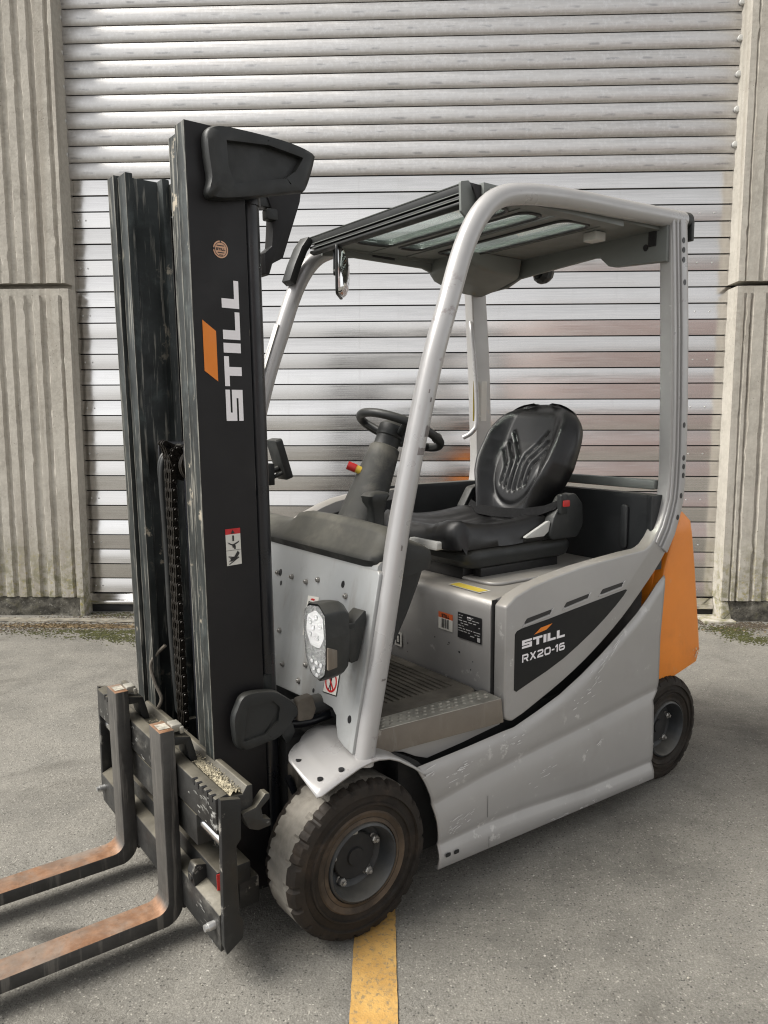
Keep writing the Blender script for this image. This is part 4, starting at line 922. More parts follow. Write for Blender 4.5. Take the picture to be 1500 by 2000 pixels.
g = G(); g.loft([ring_at((.480,0,1.33),AX,.047,.043), ring_at((.497,0,1.366),AX,.046,.042), ring_at((.499,0,1.370),AX,.050,.046), ring_at((.515,0,1.404),AX,.050,.046), ring_at((.521,0,1.416),AX,.036,.032)]); g.build("column_head", m_plastic, sc_, smooth=40)
wc = Vector((.548,0,1.392)); ax = Vector((.42,0,.9)).normalized(); uu = Vector((0,1,0)); vv = ax.cross(uu)
g = G(); rg = [wc + (uu*math.cos(2*math.pi*k/48)+vv*math.sin(2*math.pi*k/48))*.150 for k in range(49)]
g.tube(rg, .0155, 12, cap=False)
for t in (0.5, 2.6, 4.7):
    d_ = uu*math.cos(t)+vv*math.sin(t); g.tube([wc - ax*.025, wc - ax*.02 + d_*.07, wc + d_*.145], [.018,.013,.012], 8)
g.tube([wc - ax*.05, wc + ax*.0], .034, 14); g.ball(tuple(wc + (uu*math.cos(-1.9)+vv*math.sin(-1.9))*.14 + ax*.03), .02, 6)
g.build("steering_wheel", m_plastic, FL, smooth=50)
g = G(); g.loft([[(x+a*s_, -.150+b*s_, z) for a, b in fillet([(-.030,-.022),(.032,-.022),(.032,.022),(-.030,.022)], .012, 3)] for x, z, s_ in ((.333,1.04,.8),(.333,1.10,.75),(.330,1.145,.85),(.325,1.165,1.15),(.328,1.186,1.4),(.332,1.196,1.1),(.334,1.200,.5))]); g.build("control_lever", m_plastic, FL, smooth=50)
es = empty("x"); bpy.data.objects.remove(es)
g = G(); g.tube([(.378,.030,1.262),(.355,.048,1.274)], .015, 14, mi=0); g.tube([(.392,.019,1.254),(.377,.031,1.2625)], .014, 14, mi=1); g.build("emergency_stop_button", [m_red, m_yellowpl], FL)
# display on its bracket
def mon(a, b, d): return (.275 + b*.36 + d*.93, .33 + a, 1.272 + b*-1.0*-.93 - d*.0)
g = G(); dq = lambda a, b, d: (.255 + b*-.30 + d*.95, .375 + a, 1.280 + b*.95 + d*.30)
g.prism(rrect(-.040,-.078,.040,.078,.012), dq, 0, .030); dsp = g.build("display", m_plastic, FL, bevel=.005)
g = G(); g.tube([(.262,.37,1.25),(.225,.38,1.235)], .012, 8); g.tube([(.262,.34,1.235),(.225,.36,1.215)], .008, 8); g.box((.205,.345,1.19),(.232,.40,1.27)); g.build("display_bracket", m_plastic, dsp, bevel=.003)
# pedal
g = G(); g.prism([(.17,.60),(.185,.60),(.235,.70),(.222,.705)], XZ(-.12), -.06, .0); g.build("pedal", m_plastic, FL, bevel=.003)

# ---------------------------------------------------------------- headlight
hy0, hy1 = -.505, -.405
def hsec(x, s_): 
    ol = [(-.408,.945),(-.465,.950),(-.498,.925),(-.503,.86),(-.500,.79),(-.492,.752),(-.465,.735),(-.432,.752),(-.408,.80),(-.398,.87),(-.400,.92)]
    ol = [(-.455+(p+.455)*.86, q) for p, q in ol]; ol = fillet(ol, .012, 3); cy, cz = -.452, .848
    return [(x + .04*(q-.848)*.0, cy+(p-cy)*s_, cz+(q-cz)*s_) for p, q in ol]
g = G(); g.loft([hsec(-.080,.94), hsec(-.088,.985), hsec(-.080,1.0), hsec(-.04,1.0), hsec(-.02,.97), hsec(-.004,.86)]); hl = g.build("headlight", m_plastic, FL, smooth=40)
g = G(); g.loft([hsec(-.083,.93), hsec(-.0835,.90)]); 
hf = YZ(-.0875)
g = G(); g.flat([(p, q) for _, p, q in hsec(0,.93)], hf, 0.0); g.build("headlight_bowl", m_bowl, hl, smooth=0)
g = G(); g.flat(fillet([(-.420,.912),(-.455,.930),(-.483,.912),(-.486,.86),(-.468,.830),(-.434,.834),(-.417,.87)], .012, 3), hf, .0012); g.build("headlight_reflector", m_reflector, hl, smooth=0)
led0 = None
for y, z, s_ in [(-.434,.900,.8),(-.456,.912,.8),(-.472,.890,.8),(-.447,.884,.8),(-.434,.864,.8),(-.462,.858,.8),(-.440,.792,.7),(-.458,.790,.7),(-.474,.786,.7),(-.448,.774,.7),(-.466,.770,.7),(-.458,.757,.7)]:
    if led0 is None:
        g = G(); g.lathe([(.0075,0),(.008,-.0025),(.005,-.0008),(.003,-.001),(.0005,-.0025)], (0,0,0), 14, 'X'); led0 = g.build("led", m_reflector, hl); led0.location = (-.089, y, z)
    else: dup(led0, (-.089, y, z)).scale = (s_, s_, s_)
g = G(); lens = [hsec(-.088,.93), hsec(-.100,.88), hsec(-.106,.6), hsec(-.107,.1)]; g.loft(lens); g.build("headlight_lens", m_lens, hl, smooth=60)
g = G(); g.prism(fillet([(-.086,.775),(-.055,.778),(-.055,.825),(-.086,.838)], .003), XZ(-.4975), -.004, .003); g.build("side_reflector", m_stepface, hl, bevel=.002)
g = G(); g.prism(fillet([(-.012,.865),(.058,.915),(.060,.885),(.030,.775),(.005,.772),(-.010,.80)], .006), XZ(-.455), -.02, .03); g.box((-.03,-.47,.84),(.0,-.44,.90)); g.box((-.02,-.487,.862),(.02,-.478,.870)); g.box((-.02,-.487,.876),(.02,-.478,.884)); g.build("headlight_bracket", m_plastic, hl, bevel=.004)
ha = R(5); hp_ = Vector((-.03,-.455,0)); hl.rotation_euler = (0,0,ha); hl.location = hp_ - Matrix.Rotation(ha, 3, 'Z') @ hp_

# ---------------------------------------------------------------- driver's seat
m_belt = M('belt_webbing', (0.009,0.009,0.0095), .8, 0, .1, 30, bump=.2, bs=500, spec=.15)
g = G(); g.box((.735,-.225,.874),(1.14,-.185,.925)); g.box((.735,.185,.874),(1.14,.225,.925)); g.box((.70,-.17,.874),(1.10,.17,.93))
seat = g.build("driver_seat", m_blackprint, FL, bevel=.004)
def rr3(x0, x1, hw, z, r=.05): return [(a, b, z) for a, b in rrect(x0, -hw, x1, hw, r, 5)]
g = G(); g.loft([rr3(.70,1.17,.225,.918), rr3(.665,1.19,.245,.930), rr3(.640,1.20,.250,.955), rr3(.640,1.20,.250,.975), rr3(.655,1.19,.24,.990), rr3(.68,1.17,.22,.994)]); g.build("seat_base", m_plastic, seat, smooth=45)
def cushion(u, v):
    # u across, v front to back over the top, wrapping down the front
    y = (u*2-1)*.240; yy = abs(y)/.240
    side = 1 - max(0, (yy-.80)/.20)**2*.5
    x = .600 + .47*v
    z = 1.052 + .030*sstep(yy, .25, .75) - .022*math.sin(math.pi*min(1, v*1.1)) + .018*(1-v)
    z += .014*(1-sstep(v, 0, .18))*(1 if yy < .5 else .6)
    for k in (.15, .32, .5): z -= .003*math.exp(-((yy-k-.15*max(0, .5-v))/.035)**2)*sstep(v, .12, .3)*(1-sstep(v, .75, .95))
    return x, y, z, yy
NU, NV = 49, 36; vs_ = []
for j in range(NV):
    for i in range(NU):
        u, v = i/(NU-1), j/(NV-1); x, y, z, yy = cushion(u, v)
        e = max(0, (yy-.86)/.14); z -= .045*e**2.2
        f = max(0, (.10-v)/.10); z -= .055*f**2.0; x += .010*f*(yy**4)*2
        x += .055*max(0, yy-.72)**2*6*(1-v)
        vs_.append((x, y, z))
g = G(); g.add(vs_, [(j*NU+i, j*NU+i+1, (j+1)*NU+i+1, (j+1)*NU+i) for j in range(NV-1) for i in range(NU-1)])
# skirt of the cushion
per = [i for i in range(NU)] + [j*NU+NU-1 for j in range(1, NV)] + [(NV-1)*NU+i for i in range(NU-2, -1, -1)] + [j*NU for j in range(NV-2, 0, -1)]
rings = [[vs_[k] for k in per], [(vs_[k][0]+(.008 if vs_[k][0] > .8 else -.010)*0, vs_[k][1]*1.03, vs_[k][2]-.030) for k in per], [(vs_[k][0], vs_[k][1]*1.02, .995) for k in per], [(.83+(vs_[k][0]-.83)*.9, vs_[k][1]*.9, .985) for k in per]]
g.loft(rings, cap=False); g.build("seat_cushion", m_vinyl, seat, smooth=60, weld=True)
g = G(); g.prism(rrect(-.165,.990,-.01,1.020,.008), YZ(.604), -.02, .022); g.build("adjust_bar", m_lgrey, seat, bevel=.004)
g = G(); g.prism(fillet([(.905,1.012),(1.02,1.012),(1.045,1.028),(1.055,1.066),(1.04,1.066)], .006), XZ(-.247), 0, .014); g.build("adjust_lever", m_lgrey, seat, bevel=.003)
# backrest on a leaning frame: a across, b up the back, c forward
B0 = Vector((1.130,0,1.085)); bu = Vector((.37,0,.929)).normalized(); bn = Vector((-bu.z,0,bu.x))
hw_tab = [(b_, .245*(max(0, 1-((b_-.235)/.2155)**3.0))**.42) for b_ in [.235+.2145*k/24 for k in range(25)]]
hw_tab = [(-.03,.165),(0,.172),(.05,.190),(.12,.226),(.18,.243),(.234,.245)] + hw_tab
lines = []
for sgn in (-1, 1):
    for k, (a0, bt, ax_, bx_) in enumerate(((.013,.235,.092,.315),(.039,.215,.104,.275),(.065,.195,.112,.235))):
        lines.append([(sgn*a0,.065+.012*k),(sgn*a0,bt-.05),(sgn*(a0+.006),bt-.02),(sgn*(a0+.022),bt),(sgn*ax_,bx_)])
def seg_d(p, a, b):
    ab = (b[0]-a[0], b[1]-a[1]); t = max(0, min(1, ((p[0]-a[0])*ab[0]+(p[1]-a[1])*ab[1])/(ab[0]**2+ab[1]**2+1e-12)))
    return math.hypot(p[0]-a[0]-ab[0]*t, p[1]-a[1]-ab[1]*t)
def back_front(a, b, hw):
    q = abs(a)/hw; fd = 1 - .85*sstep(b, .27, .43); c = .030 + .052*fd*sstep(q, .50, .84) - (.030+.032*fd)*max(0, (q-.80)/.20)**2.2
    c += .020*math.sin(math.pi*max(0, min(1, (b+.03)/.30))) - .034*sstep(b, .37, .447)**1.5
    for ln in lines:
        d = min(seg_d((a, b), ln[i], ln[i+1]) for i in range(len(ln)-1)); c -= .012*math.exp(-(d/.0065)**2)
    rim = seg_d((a, b), (0,.055), (0,.055)); c -= .007*math.exp(-((math.hypot(a/1.0, (b-.15)/1.25)-.118)/.008)**2)*(1-sstep(b, .10, .2))
    return c
NA, NB = 91, 84; vf, vbk = [], []
for j in range(NB):
    b = -.03 + .4785*(1-(1-j/(NB-1))**1.35); hw = lerp(hw_tab, b)*.955
    for i in range(NA):
        a = (i/(NA-1)*2-1)*hw
        vf.append(tuple(B0 + bu*b + Vector((0,1,0))*a + bn*back_front(a, b, hw)))
        q = abs(a)/hw; vbk.append(tuple(B0 + bu*b + Vector((0,1,0))*a + bn*(-.062 + .045*q**4 + .03*sstep(b, .33, .447))))
g = G(); fs_ = [(j*NA+i, j*NA+i+1, (j+1)*NA+i+1, (j+1)*NA+i) for j in range(NB-1) for i in range(NA-1)]
g.add(vf, fs_); g.add(vbk, fs_); o2 = NA*NB
pm = [i for i in range(NA)] + [j*NA+NA-1 for j in range(1, NB)] + [(NB-1)*NA+i for i in range(NA-2, -1, -1)] + [j*NA for j in range(NB-2, 0, -1)]
g.loft([[vf[k] for k in pm], [vbk[k] for k in pm]], cap=False); g.build("seat_backrest", m_vinyl, seat, smooth=60, weld=True)
for sy in (-1, 1):
    g = G(); g.prism(fillet([(1.03,.995),(1.20,.995),(1.23,1.04),(1.225,1.12),(1.18,1.165),(1.115,1.155),(1.065,1.08)], .03, 5), lambda a, b, d: (a, sy*(.225+d), b), 0, .045); g.build("recliner_cover", m_plastic, seat, bevel=.008, seg=3)
g = G(); g.loft([[(x-.016, y, z), (x+.010, y, z+.034), (x+.013, y, z+.033), (x-.012, y, z-.002)] for x, y, z in ((1.12,.240,1.082),(1.075,.205,1.072),(1.04,.12,1.062),(1.03,0,1.060),(1.035,-.12,1.066),(1.06,-.215,1.085),(1.095,-.262,1.110))]); g.build("seat_belt", m_belt, seat, smooth=40)
g = G(); g.prism(rrect(1.085,1.090,1.120,1.165,.006), XZ(-.262), 0, .022, 0); bk = g.build("belt_buckle", m_plastic, seat, bevel=.004)
g = G(); g.prism(rrect(1.092,1.118,1.128,1.142,.004), XZ(-.282), 0, .006); g.build("buckle_button", m_red, bk, bevel=.002)
seat.location.z = -.012

# ================================================================ MAST (all leant forward together by the shear sh)
def mprism(name, poly, z0, z1, mat, parent=FL, bevel=.002):
    g = G(); g.prism(poly, lambda a, b, d: (a, b, d), z0, z1); return g.build(name, mat, parent, bevel=bevel, fn=sh)
def chan(sy, yo, yi, x0, x1, tw, tf):   # C section open towards the centre line
    return [(x0, sy*yo), (x1, sy*yo), (x1, sy*yi), (x1-tf, sy*yi), (x1-tf, sy*(yo-tw)), (x0+tf, sy*(yo-tw)), (x0+tf, sy*yi), (x0, sy*yi)]
m_rubbed = M('rubbed_steel', (0.15,0.147,0.132), .45, .4, .5, 18, dirt=(.03,.032,.032), dirt_amt=.9, dirt_s=14)
for sy in (-1, 1):
    o = mprism("outer_mast_channel", chan(sy, .298, .243, -.309, -.152, .018, .022), .09, 2.158, m_mast)
    mprism("inner_mast_channel", chan(sy, .235, .172, -.298, -.165, .020, .022), .10, 2.150 if sy < 0 else 2.152, [m_mast], FL)
    g = G(); g.prism([(-.283,.12),(-.187,.12),(-.187,2.13),(-.283,2.13)], lambda a, b, d: (a, sy*(.2175-d), b), 0, .0012); g.build("greased_web", m_grease, o, fn=sh, smooth=0)
    g = G(); g.prism([(-.3072,.10),(-.154,.10),(-.154,2.156),(-.3072,2.156)], lambda a, b, d: (a, sy*(.2982+d), b), 0, .0016); pan = g.build("mast_side_skin", m_black, o, fn=sh, smooth=0, bevel=.0006)
    g = G(); g.tube([(-.124, sy*.262, .16), (-.124, sy*.262, 2.02)], .0265, 20); g.tube([(-.124, sy*.262, 1.99), (-.124, sy*.262, 2.06)], .031, 20); g.build("lift_cylinder", m_tube_b, FL, fn=sh)
    for xe, ye, z1 in ((-.309, .2965, 2.157), (-.309, .2445, 2.157), (-.298, .1735, 2.149), (-.166, .1735, 2.149), (-.298, .2335, 2.149)):   # edges rubbed to bright steel
        g = G(); nseg = 60; rings = []
        for k in range(nseg+1):
            z_ = .12 + (z1-.12)*k/nseg; w_ = .0012 + .0022*abs(math.sin(k*1.7+ye*50)*math.sin(k*.53+xe*90)); xs_ = -.0006 if xe < -.2 else .0006
            rings.append([(xe+xs_*-1, sy*(ye-w_), z_), (xe+xs_, sy*(ye-w_), z_), (xe+xs_, sy*(ye+w_), z_), (xe-xs_, sy*(ye+w_), z_)])
        g.loft(rings); g.build("rubbed_edge", m_rubbed, o, fn=sh, smooth=0)
    if sy < 0: near_pan = pan
g = G(); g.box((-.165,-.29,2.06),(-.135,.29,2.14)); g.box((-.16,-.24,1.30),(-.14,.24,1.36)); g.box((-.15,-.29,.10),(-.10,.29,.22)); g.box((-.15,-.29,.62),(-.12,.29,.72)); g.each("mast_crossbeam", m_mast, FL, bevel=.004, fn=sh)
# free-lift cylinder, pulleys and chain in the middle
g = G(); g.tube([(-.195,-.02,.16),(-.195,-.02,1.28)], .045, 20); g.build("free_lift_cylinder", m_tube_b, FL, fn=sh)
g = G()
for y in (-.05,.03,.10): g.lathe([(.001,-.011),(.026,-.011),(.040,-.010),(.050,-.010),(.050,-.006),(.043,0),(.050,.006),(.050,.010),(.026,.011),(.001,.011)], (-.215,y,1.300), 28, 'Y')
pul = g.build("chain_pulley", m_chain, FL, fn=sh, smooth=35)
g = G(); g.prism(rrect(-.262,1.290,-.172,1.366,.014), lambda a, b, d: (a, d, b), -.085, -.070); g.prism(rrect(-.262,1.290,-.172,1.366,.014), lambda a, b, d: (a, d, b), .118, .130); g.tube([(-.215,-.09,1.30),(-.215,.135,1.30)], .012, 12); g.build("pulley_bracket", m_tube_b, pul, bevel=.003, fn=sh)
def link():
    g = G(); P_ = .0285
    def plate(y, w, zc):
        out = []
        for k in range(24):
            t = 2*math.pi*k/24; zz = math.sin(t); cx = .0115*math.cos(t)*(.80+.20*abs(zz)); out.append((cx, zc+P_/2*(.9 if zz > 0 else -.9)*min(1, abs(zz)*2.5)+.0105*zz))
        g.prism(out, lambda a, b, d: (a, d, b), y, y+w)
    for y in (-.026,-.013,.009,.022): plate(y, .0045, 0)
    for y in (-.0195,-.0055,.0005,.0155): plate(y, .0045, P_)
    for z in (-P_/2, P_/2): g.tube([(0,-.031,z),(0,.030,z)], .0048, 10)
    return g.build("chain_link", m_chain, None, bevel=.0008, seg=1)
ch = G().box((-.268,.010,.435),(-.248,.060,.455)).build("lift_chain", m_chain, FL, fn=sh); l0 = link(); kz = 0; z = .47
while z < 1.30:
    p = sh(-.262, .035, z)
    if kz == 0: l0.parent = ch; l0.location = p
    else: dup(l0, p, ch)
    kz += 1; z += .057
for k in range(4):
    t = math.pi - (k+.6)*.45; p = sh(-.215+.047*math.cos(t), .035, 1.300+.047*math.sin(t)); dup(l0, p, ch, (0, t-math.pi, 0))
for y, x in ((.095,-.262),(.112,-.258)):
    g = G(); g.tube([sh(*q) for q in spline([(-.20,y,1.352),(-.240,y,1.335),(-.262,y,1.300),(x-.004,y,1.22),(x,y,1.05),(x,y,.80),(x+.005,y-.01,.52)])], .0085, 10); g.build("mast_hose", m_plastic, FL)
g = G(); g.tube([sh(*q) for q in spline([(-.262,.155,.72),(-.285,.175,.69),(-.305,.180,.655),(-.300,.160,.60),(-.290,.140,.555),(-.300,.150,.52)])], .0055, 8); g.build("mast_hose", m_dusty, FL)

# labels on the near mast side
MS = lambda a, b, d: (a - T*b, -.2998-d, b)
g = G(); g.flat([(-.286,1.557),(-.250,1.531),(-.250,1.658),(-.286,1.684)], MS, .0012); g.build("logo_mark", m_orangeprint, near_pan, smooth=0)
text_on("lettering", "STILL", MS, (-.1825,1.430), (0,1), (-1,.0), .358, .0485, m_white, near_pan, .17, .0012)
g = G(); g.flat([(-.2275+.0205*math.cos(2*math.pi*k/28), 1.862+.0215*math.sin(2*math.pi*k/28)) for k in range(28)], MS, .0012); rd = g.build("round_sticker", m_copperprint, near_pan, smooth=0)
g = G()
for q in stroke([(-.2275+.0165*math.cos(2*math.pi*k/24), 1.862+.0172*math.sin(2*math.pi*k/24)) for k in range(25)], .0012): g.flat(q, MS, .002)
for a, b, L_ in ((-.238,1.870,.020),(-.236,1.853,.018),(-.232,1.847,.010)): g.flat([(a,b),(a+L_,b),(a+L_,b+.0022),(a,b+.0022)], MS, .002)
g.flat([(-.229,1.878),(-.226,1.878),(-.226,1.884),(-.229,1.884)], MS, .002); g.flat([(-.248,1.860),(-.243,1.860),(-.243,1.865),(-.248,1.865)], MS, .002)
g.build("sticker_print", m_blackprint, rd, smooth=0)
text_on("lettering", "STILL", MS, (-.240,1.859), (1,0), (0,1), .025, .0065, m_blackprint, rd, .2, .002)
g = G(); g.flat([(-.248,1.046),(-.205,1.048),(-.206,1.131),(-.249,1.130)], MS, .0012, 0); g.flat([(-.249,1.130),(-.206,1.131),(-.206,1.146),(-.249,1.145)], MS, .0012, 1)
def mk(pl): g.flat(pl, MS, .002, 2)
mk([(-.234,1.1325),(-.222,1.1325),(-.228,1.1425)]); mk([(-.2485,1.0865),(-.2055,1.0875),(-.2055,1.0885),(-.2485,1.0875)])
mk([(-.230,1.112),(-.225,1.112),(-.225,1.127),(-.230,1.127)]); mk([(-.244,1.110),(-.232,1.104),(-.227,1.104),(-.210,1.112),(-.212,1.107),(-.222,1.102),(-.226,1.094),(-.230,1.094),(-.231,1.100),(-.241,1.105)]); mk([(-.226,1.090),(-.221,1.090),(-.221,1.100),(-.226,1.100)])
mk([(-.216,1.085),(-.210,1.078),(-.220,1.064),(-.234,1.057),(-.243,1.058),(-.236,1.062),(-.240,1.066),(-.232,1.067),(-.226,1.070)]); mk([(-.243,1.050),(-.240,1.049),(-.212,1.066),(-.214,1.069)]); mk([(-.243,1.072),(-.226,1.069),(-.226,1.066),(-.243,1.069)])
g.build("hand_warning_sticker", [m_paper, m_redprint, m_blackprint], near_pan, smooth=0)

# moulded plastic covers on the mast side
def cover(name, outl, rec, y0, dep, floor=.5):
    P_ = lambda a, b, d: (a - T*b, y0-d, b)
    o1 = cspline(outl, 8); r1 = cspline(fillet(rec, .006, 2), 4); g = G()
    # rim: body prism with a recessed window
    import_n = len(o1)
    def resample(poly, n):
        L_ = [0]
        for i in range(len(poly)): L_.append(L_[-1] + math.dist(poly[i], poly[(i+1) % len(poly)]))
        out = []
        for k in range(n):
            s_ = L_[-1]*k/n
            for i in range(len(poly)):
                if L_[i+1] >= s_:
                    t = (s_-L_[i])/max(1e-9, L_[i+1]-L_[i]); p, q = poly[i], poly[(i+1) % len(poly)]; out.append((p[0]+(q[0]-p[0])*t, p[1]+(q[1]-p[1])*t)); break
        return out
    N = 72; A_, B_ = resample(o1, N), resample(r1, N); k0 = min(range(N), key=lambda k: math.dist(B_[k], A_[0])); B_ = B_[k0:] + B_[:k0]; ca = (sum(p[0] for p in A_)/N, sum(p[1] for p in A_)/N)
    def sc(poly, k): return [(ca[0]+(p[0]-ca[0])*k, ca[1]+(p[1]-ca[1])*k) for p in poly]
    rings = [(sc(A_, .97), 0), (A_, dep*.15), (A_, dep*.72), (sc(A_, .965), dep*.95), ([tuple(Vector(p)*.5+Vector(q)*.5) for p, q in zip(sc(A_, .965), B_)], dep*1.06), (B_, dep), ([(p[0]*.985+ca[0]*.015, p[1]*.9994+ca[1]*.0006) for p in B_], dep*floor)]
    g.loft([[P_(a, b, d) for a, b in pl] for pl, d in rings]); return g.build(name, m_plastic, FL, smooth=50)
cover("mast_head_cover", [(-.269,2.118),(-.245,2.147),(-.173,2.153),(-.042,2.150),(.034,2.136),(.041,2.118),(.011,2.040),(-.02,2.028),(-.250,1.975),(-.262,2.03)],
      [(-.216,2.117),(-.10,2.128),(.003,2.116),(-.022,2.078),(-.053,2.055),(-.200,2.017),(-.214,2.06)], -.300, .038)
cover("mast_foot_cover", [(-.268,.622),(-.256,.665),(-.228,.697),(-.150,.690),(-.112,.668),(-.075,.632),(-.078,.598),(-.125,.555),(-.170,.545),(-.252,.546)],
      [(-.226,.660),(-.150,.662),(-.128,.640),(-.135,.600),(-.175,.572),(-.243,.567)], -.316, .028, .72)
g = G(); g.prism(fillet([(-.12,.55),(-.085,.59),(-.075,.55),(-.10,.515)], .01), XZ(-.32), 0, .012); g.build("cover_bracket", m_plastic, FL, bevel=.003, fn=sh)
# bracket behind the mast head
g = G(); g.prism([(.062,2.105),(.185,2.140),(.178,2.10),(.112,1.925),(.075,1.905),(.062,1.868),(.048,1.872),(.050,1.935),(.075,1.955),(.080,2.00),(.084,2.05),(.070,2.085)], lambda a, b, d: (a, d, b), -.02, .03); g.build("hose_guard", m_black, FL, bevel=.003, fn=sh)
g = G(); g.prism(rrect(.055,2.03,.090,2.062,.006), lambda a, b, d: (a, d, b), -.035, .0); g.box((-.16,-.015,2.07),(.08,.025,2.115)); g.build("hose_clip", m_plastic, FL, bevel=.003, fn=sh)

# ---------------------------------------------------------------- carriage
g = G(); g.prism([(-.392,.415),(-.352,.405),(-.352,.440),(-.300,.445),(-.290,.470),(-.290,.518),(-.306,.520),(-.318,.500),(-.352,.504),(-.360,.514),(-.392,.508)], lambda a, b, d: (a, d, b), -.486, .486); car = g.build("fork_carriage", m_carr, FL, bevel=.003, fn=sh)
g = G(); g.prism([(-.396,.100),(-.352,.112),(-.345,.150),(-.345,.205),(-.362,.215),(-.396,.200)], lambda a, b, d: (a, d, b), -.486, .486); g.build("lower_bar", m_carr, car, bevel=.003, fn=sh)
def endplate(y0, y1):
    g = G(); g.prism([(-.394,.126),(-.387,.100),(-.342,.128),(-.340,.175),(-.349,.195),(-.349,.380),(-.336,.395),(-.332,.500),(-.386,.513)], lambda a, b, d: (a, d, b), y0, y1); return g.build("carriage_end_plate", m_carr2, car, bevel=.002, fn=sh)
m_carr2 = M("painted_carriage_steel", (0.019,0.0195,0.0195), .45, .2, .25, 7, dirt=(.06,.06,.056), dirt_amt=.6, dirt_s=8, scratch=(.4,.38,.34), sc_amt=.5, dust=(.17,.15,.11), dust_amt=.5, spec=.35)
endplate(-.505,-.487); endplate(.487,.505)
g = G(); g.box((-.385,-.340,.315),(-.335,.34,.402)); g.build("shift_cylinder", m_carr, car, bevel=.004, fn=sh)
g = G()   # rubbed bare and paint-scraped patches on the front of the bar
for k in range(46):
    a, b = (rc.gauss(-.42,.045), rc.gauss(.462,.022)) if k < 26 else ((rc.gauss(.08,.03), rc.gauss(.455,.02)) if k < 36 else (rc.gauss(-.40,.05), rc.gauss(.165,.02)))
    if abs(a) > .48: continue
    L_, H_ = rc.uniform(.003,.020), rc.uniform(.001,.005); x0 = -.3926 if b > .3 else -.3966
    g.flat([(a+L_*math.cos(2*math.pi*i/8)*rc.uniform(.5,1.1), min(.503, b+H_*math.sin(2*math.pi*i/8)*rc.uniform(.5,1.1)-.3*(0))) for i in range(8)], YZ(x0), .001*rc.random())
g.build("scrape_marks", M("scraped_steel", (0.19,0.19,0.18), .5, .4, .4, 60), car, fn=sh, smooth=0)["kind"] = "stuff"
for sy in (-1, 1):
    g = G(); g.tube([(-.360, sy*.335, .375),(-.360, sy*.488, .375)], .017, 16); g.build("shift_rod", m_chrome, car, fn=sh)
    g = G(); g.tube([(-.415, sy*.455+.0, .160),(-.385, sy*.455, .160)], .011, 14); g.tube([(-.424, sy*.455, .160),(-.395, sy*.455, .160)], .009, 14); g.build("carriage_pin", m_brush, car, fn=sh)
g = G(); g.box((-.362,-.405,.205),(-.265,.40,.262)); g.box((-.30,-.40,.13),(-.24,.40,.21)); g.build("shift_frame", m_carr2, car, bevel=.005, fn=sh)
g = G(); g.prism(fillet([(-.392,.175),(-.350,.175),(-.350,.250),(-.392,.262),(-.402,.235)], .01), lambda a, b, d: (a, d, b), -.335, -.300); g.tube([(-.404,-.318,.222),(-.396,-.318,.222)], .012, 12); g.build("clamp_block", m_carr2, car, bevel=.003, fn=sh)
g = G(); g.box((-.364,-.407,.208),(-.34,-.4055,.258)); g.build("red_tag", m_red, car, fn=sh)
for y in (-.16,.16):
    g = G(); g.box((-.335,y-.012,.14),(-.17,y+.012,.46)); g.build("carriage_side_bar", m_carr2, car, bevel=.004, fn=sh)
g = G(); g.box((-.335,-.10,.20),(-.315,.12,.40)); g.build("carriage_back_plate", m_carr, car, bevel=.004, fn=sh)
g = G()
for k in range(8): y = -.47+k*.028 if k < 5 else .2+k*.028; g.box((-.3935,y,.496),(-.380,y+.010,.5105))
g.each("bar_notch", m_blackprint, car, fn=sh)
g = G(); g.prism(fillet([(-.330,.455),(-.290,.462),(-.262,.490),(-.250,.488),(-.250,.474),(-.275,.455),(-.270,.425),(-.250,.418),(-.250,.400),(-.285,.398),(-.31,.41)], .004), lambda a, b, d: (a, d, b), -.500, -.470); g.build("roller_bracket", m_carr, car, bevel=.003, fn=sh)
g = G(); g.tube([sh(*q) for q in spline([(-.33,.10,.40),(-.345,.085,.36),(-.345,.05,.31),(-.33,.02,.275)])], .009, 8); g.build("carriage_hose", m_plastic, car)

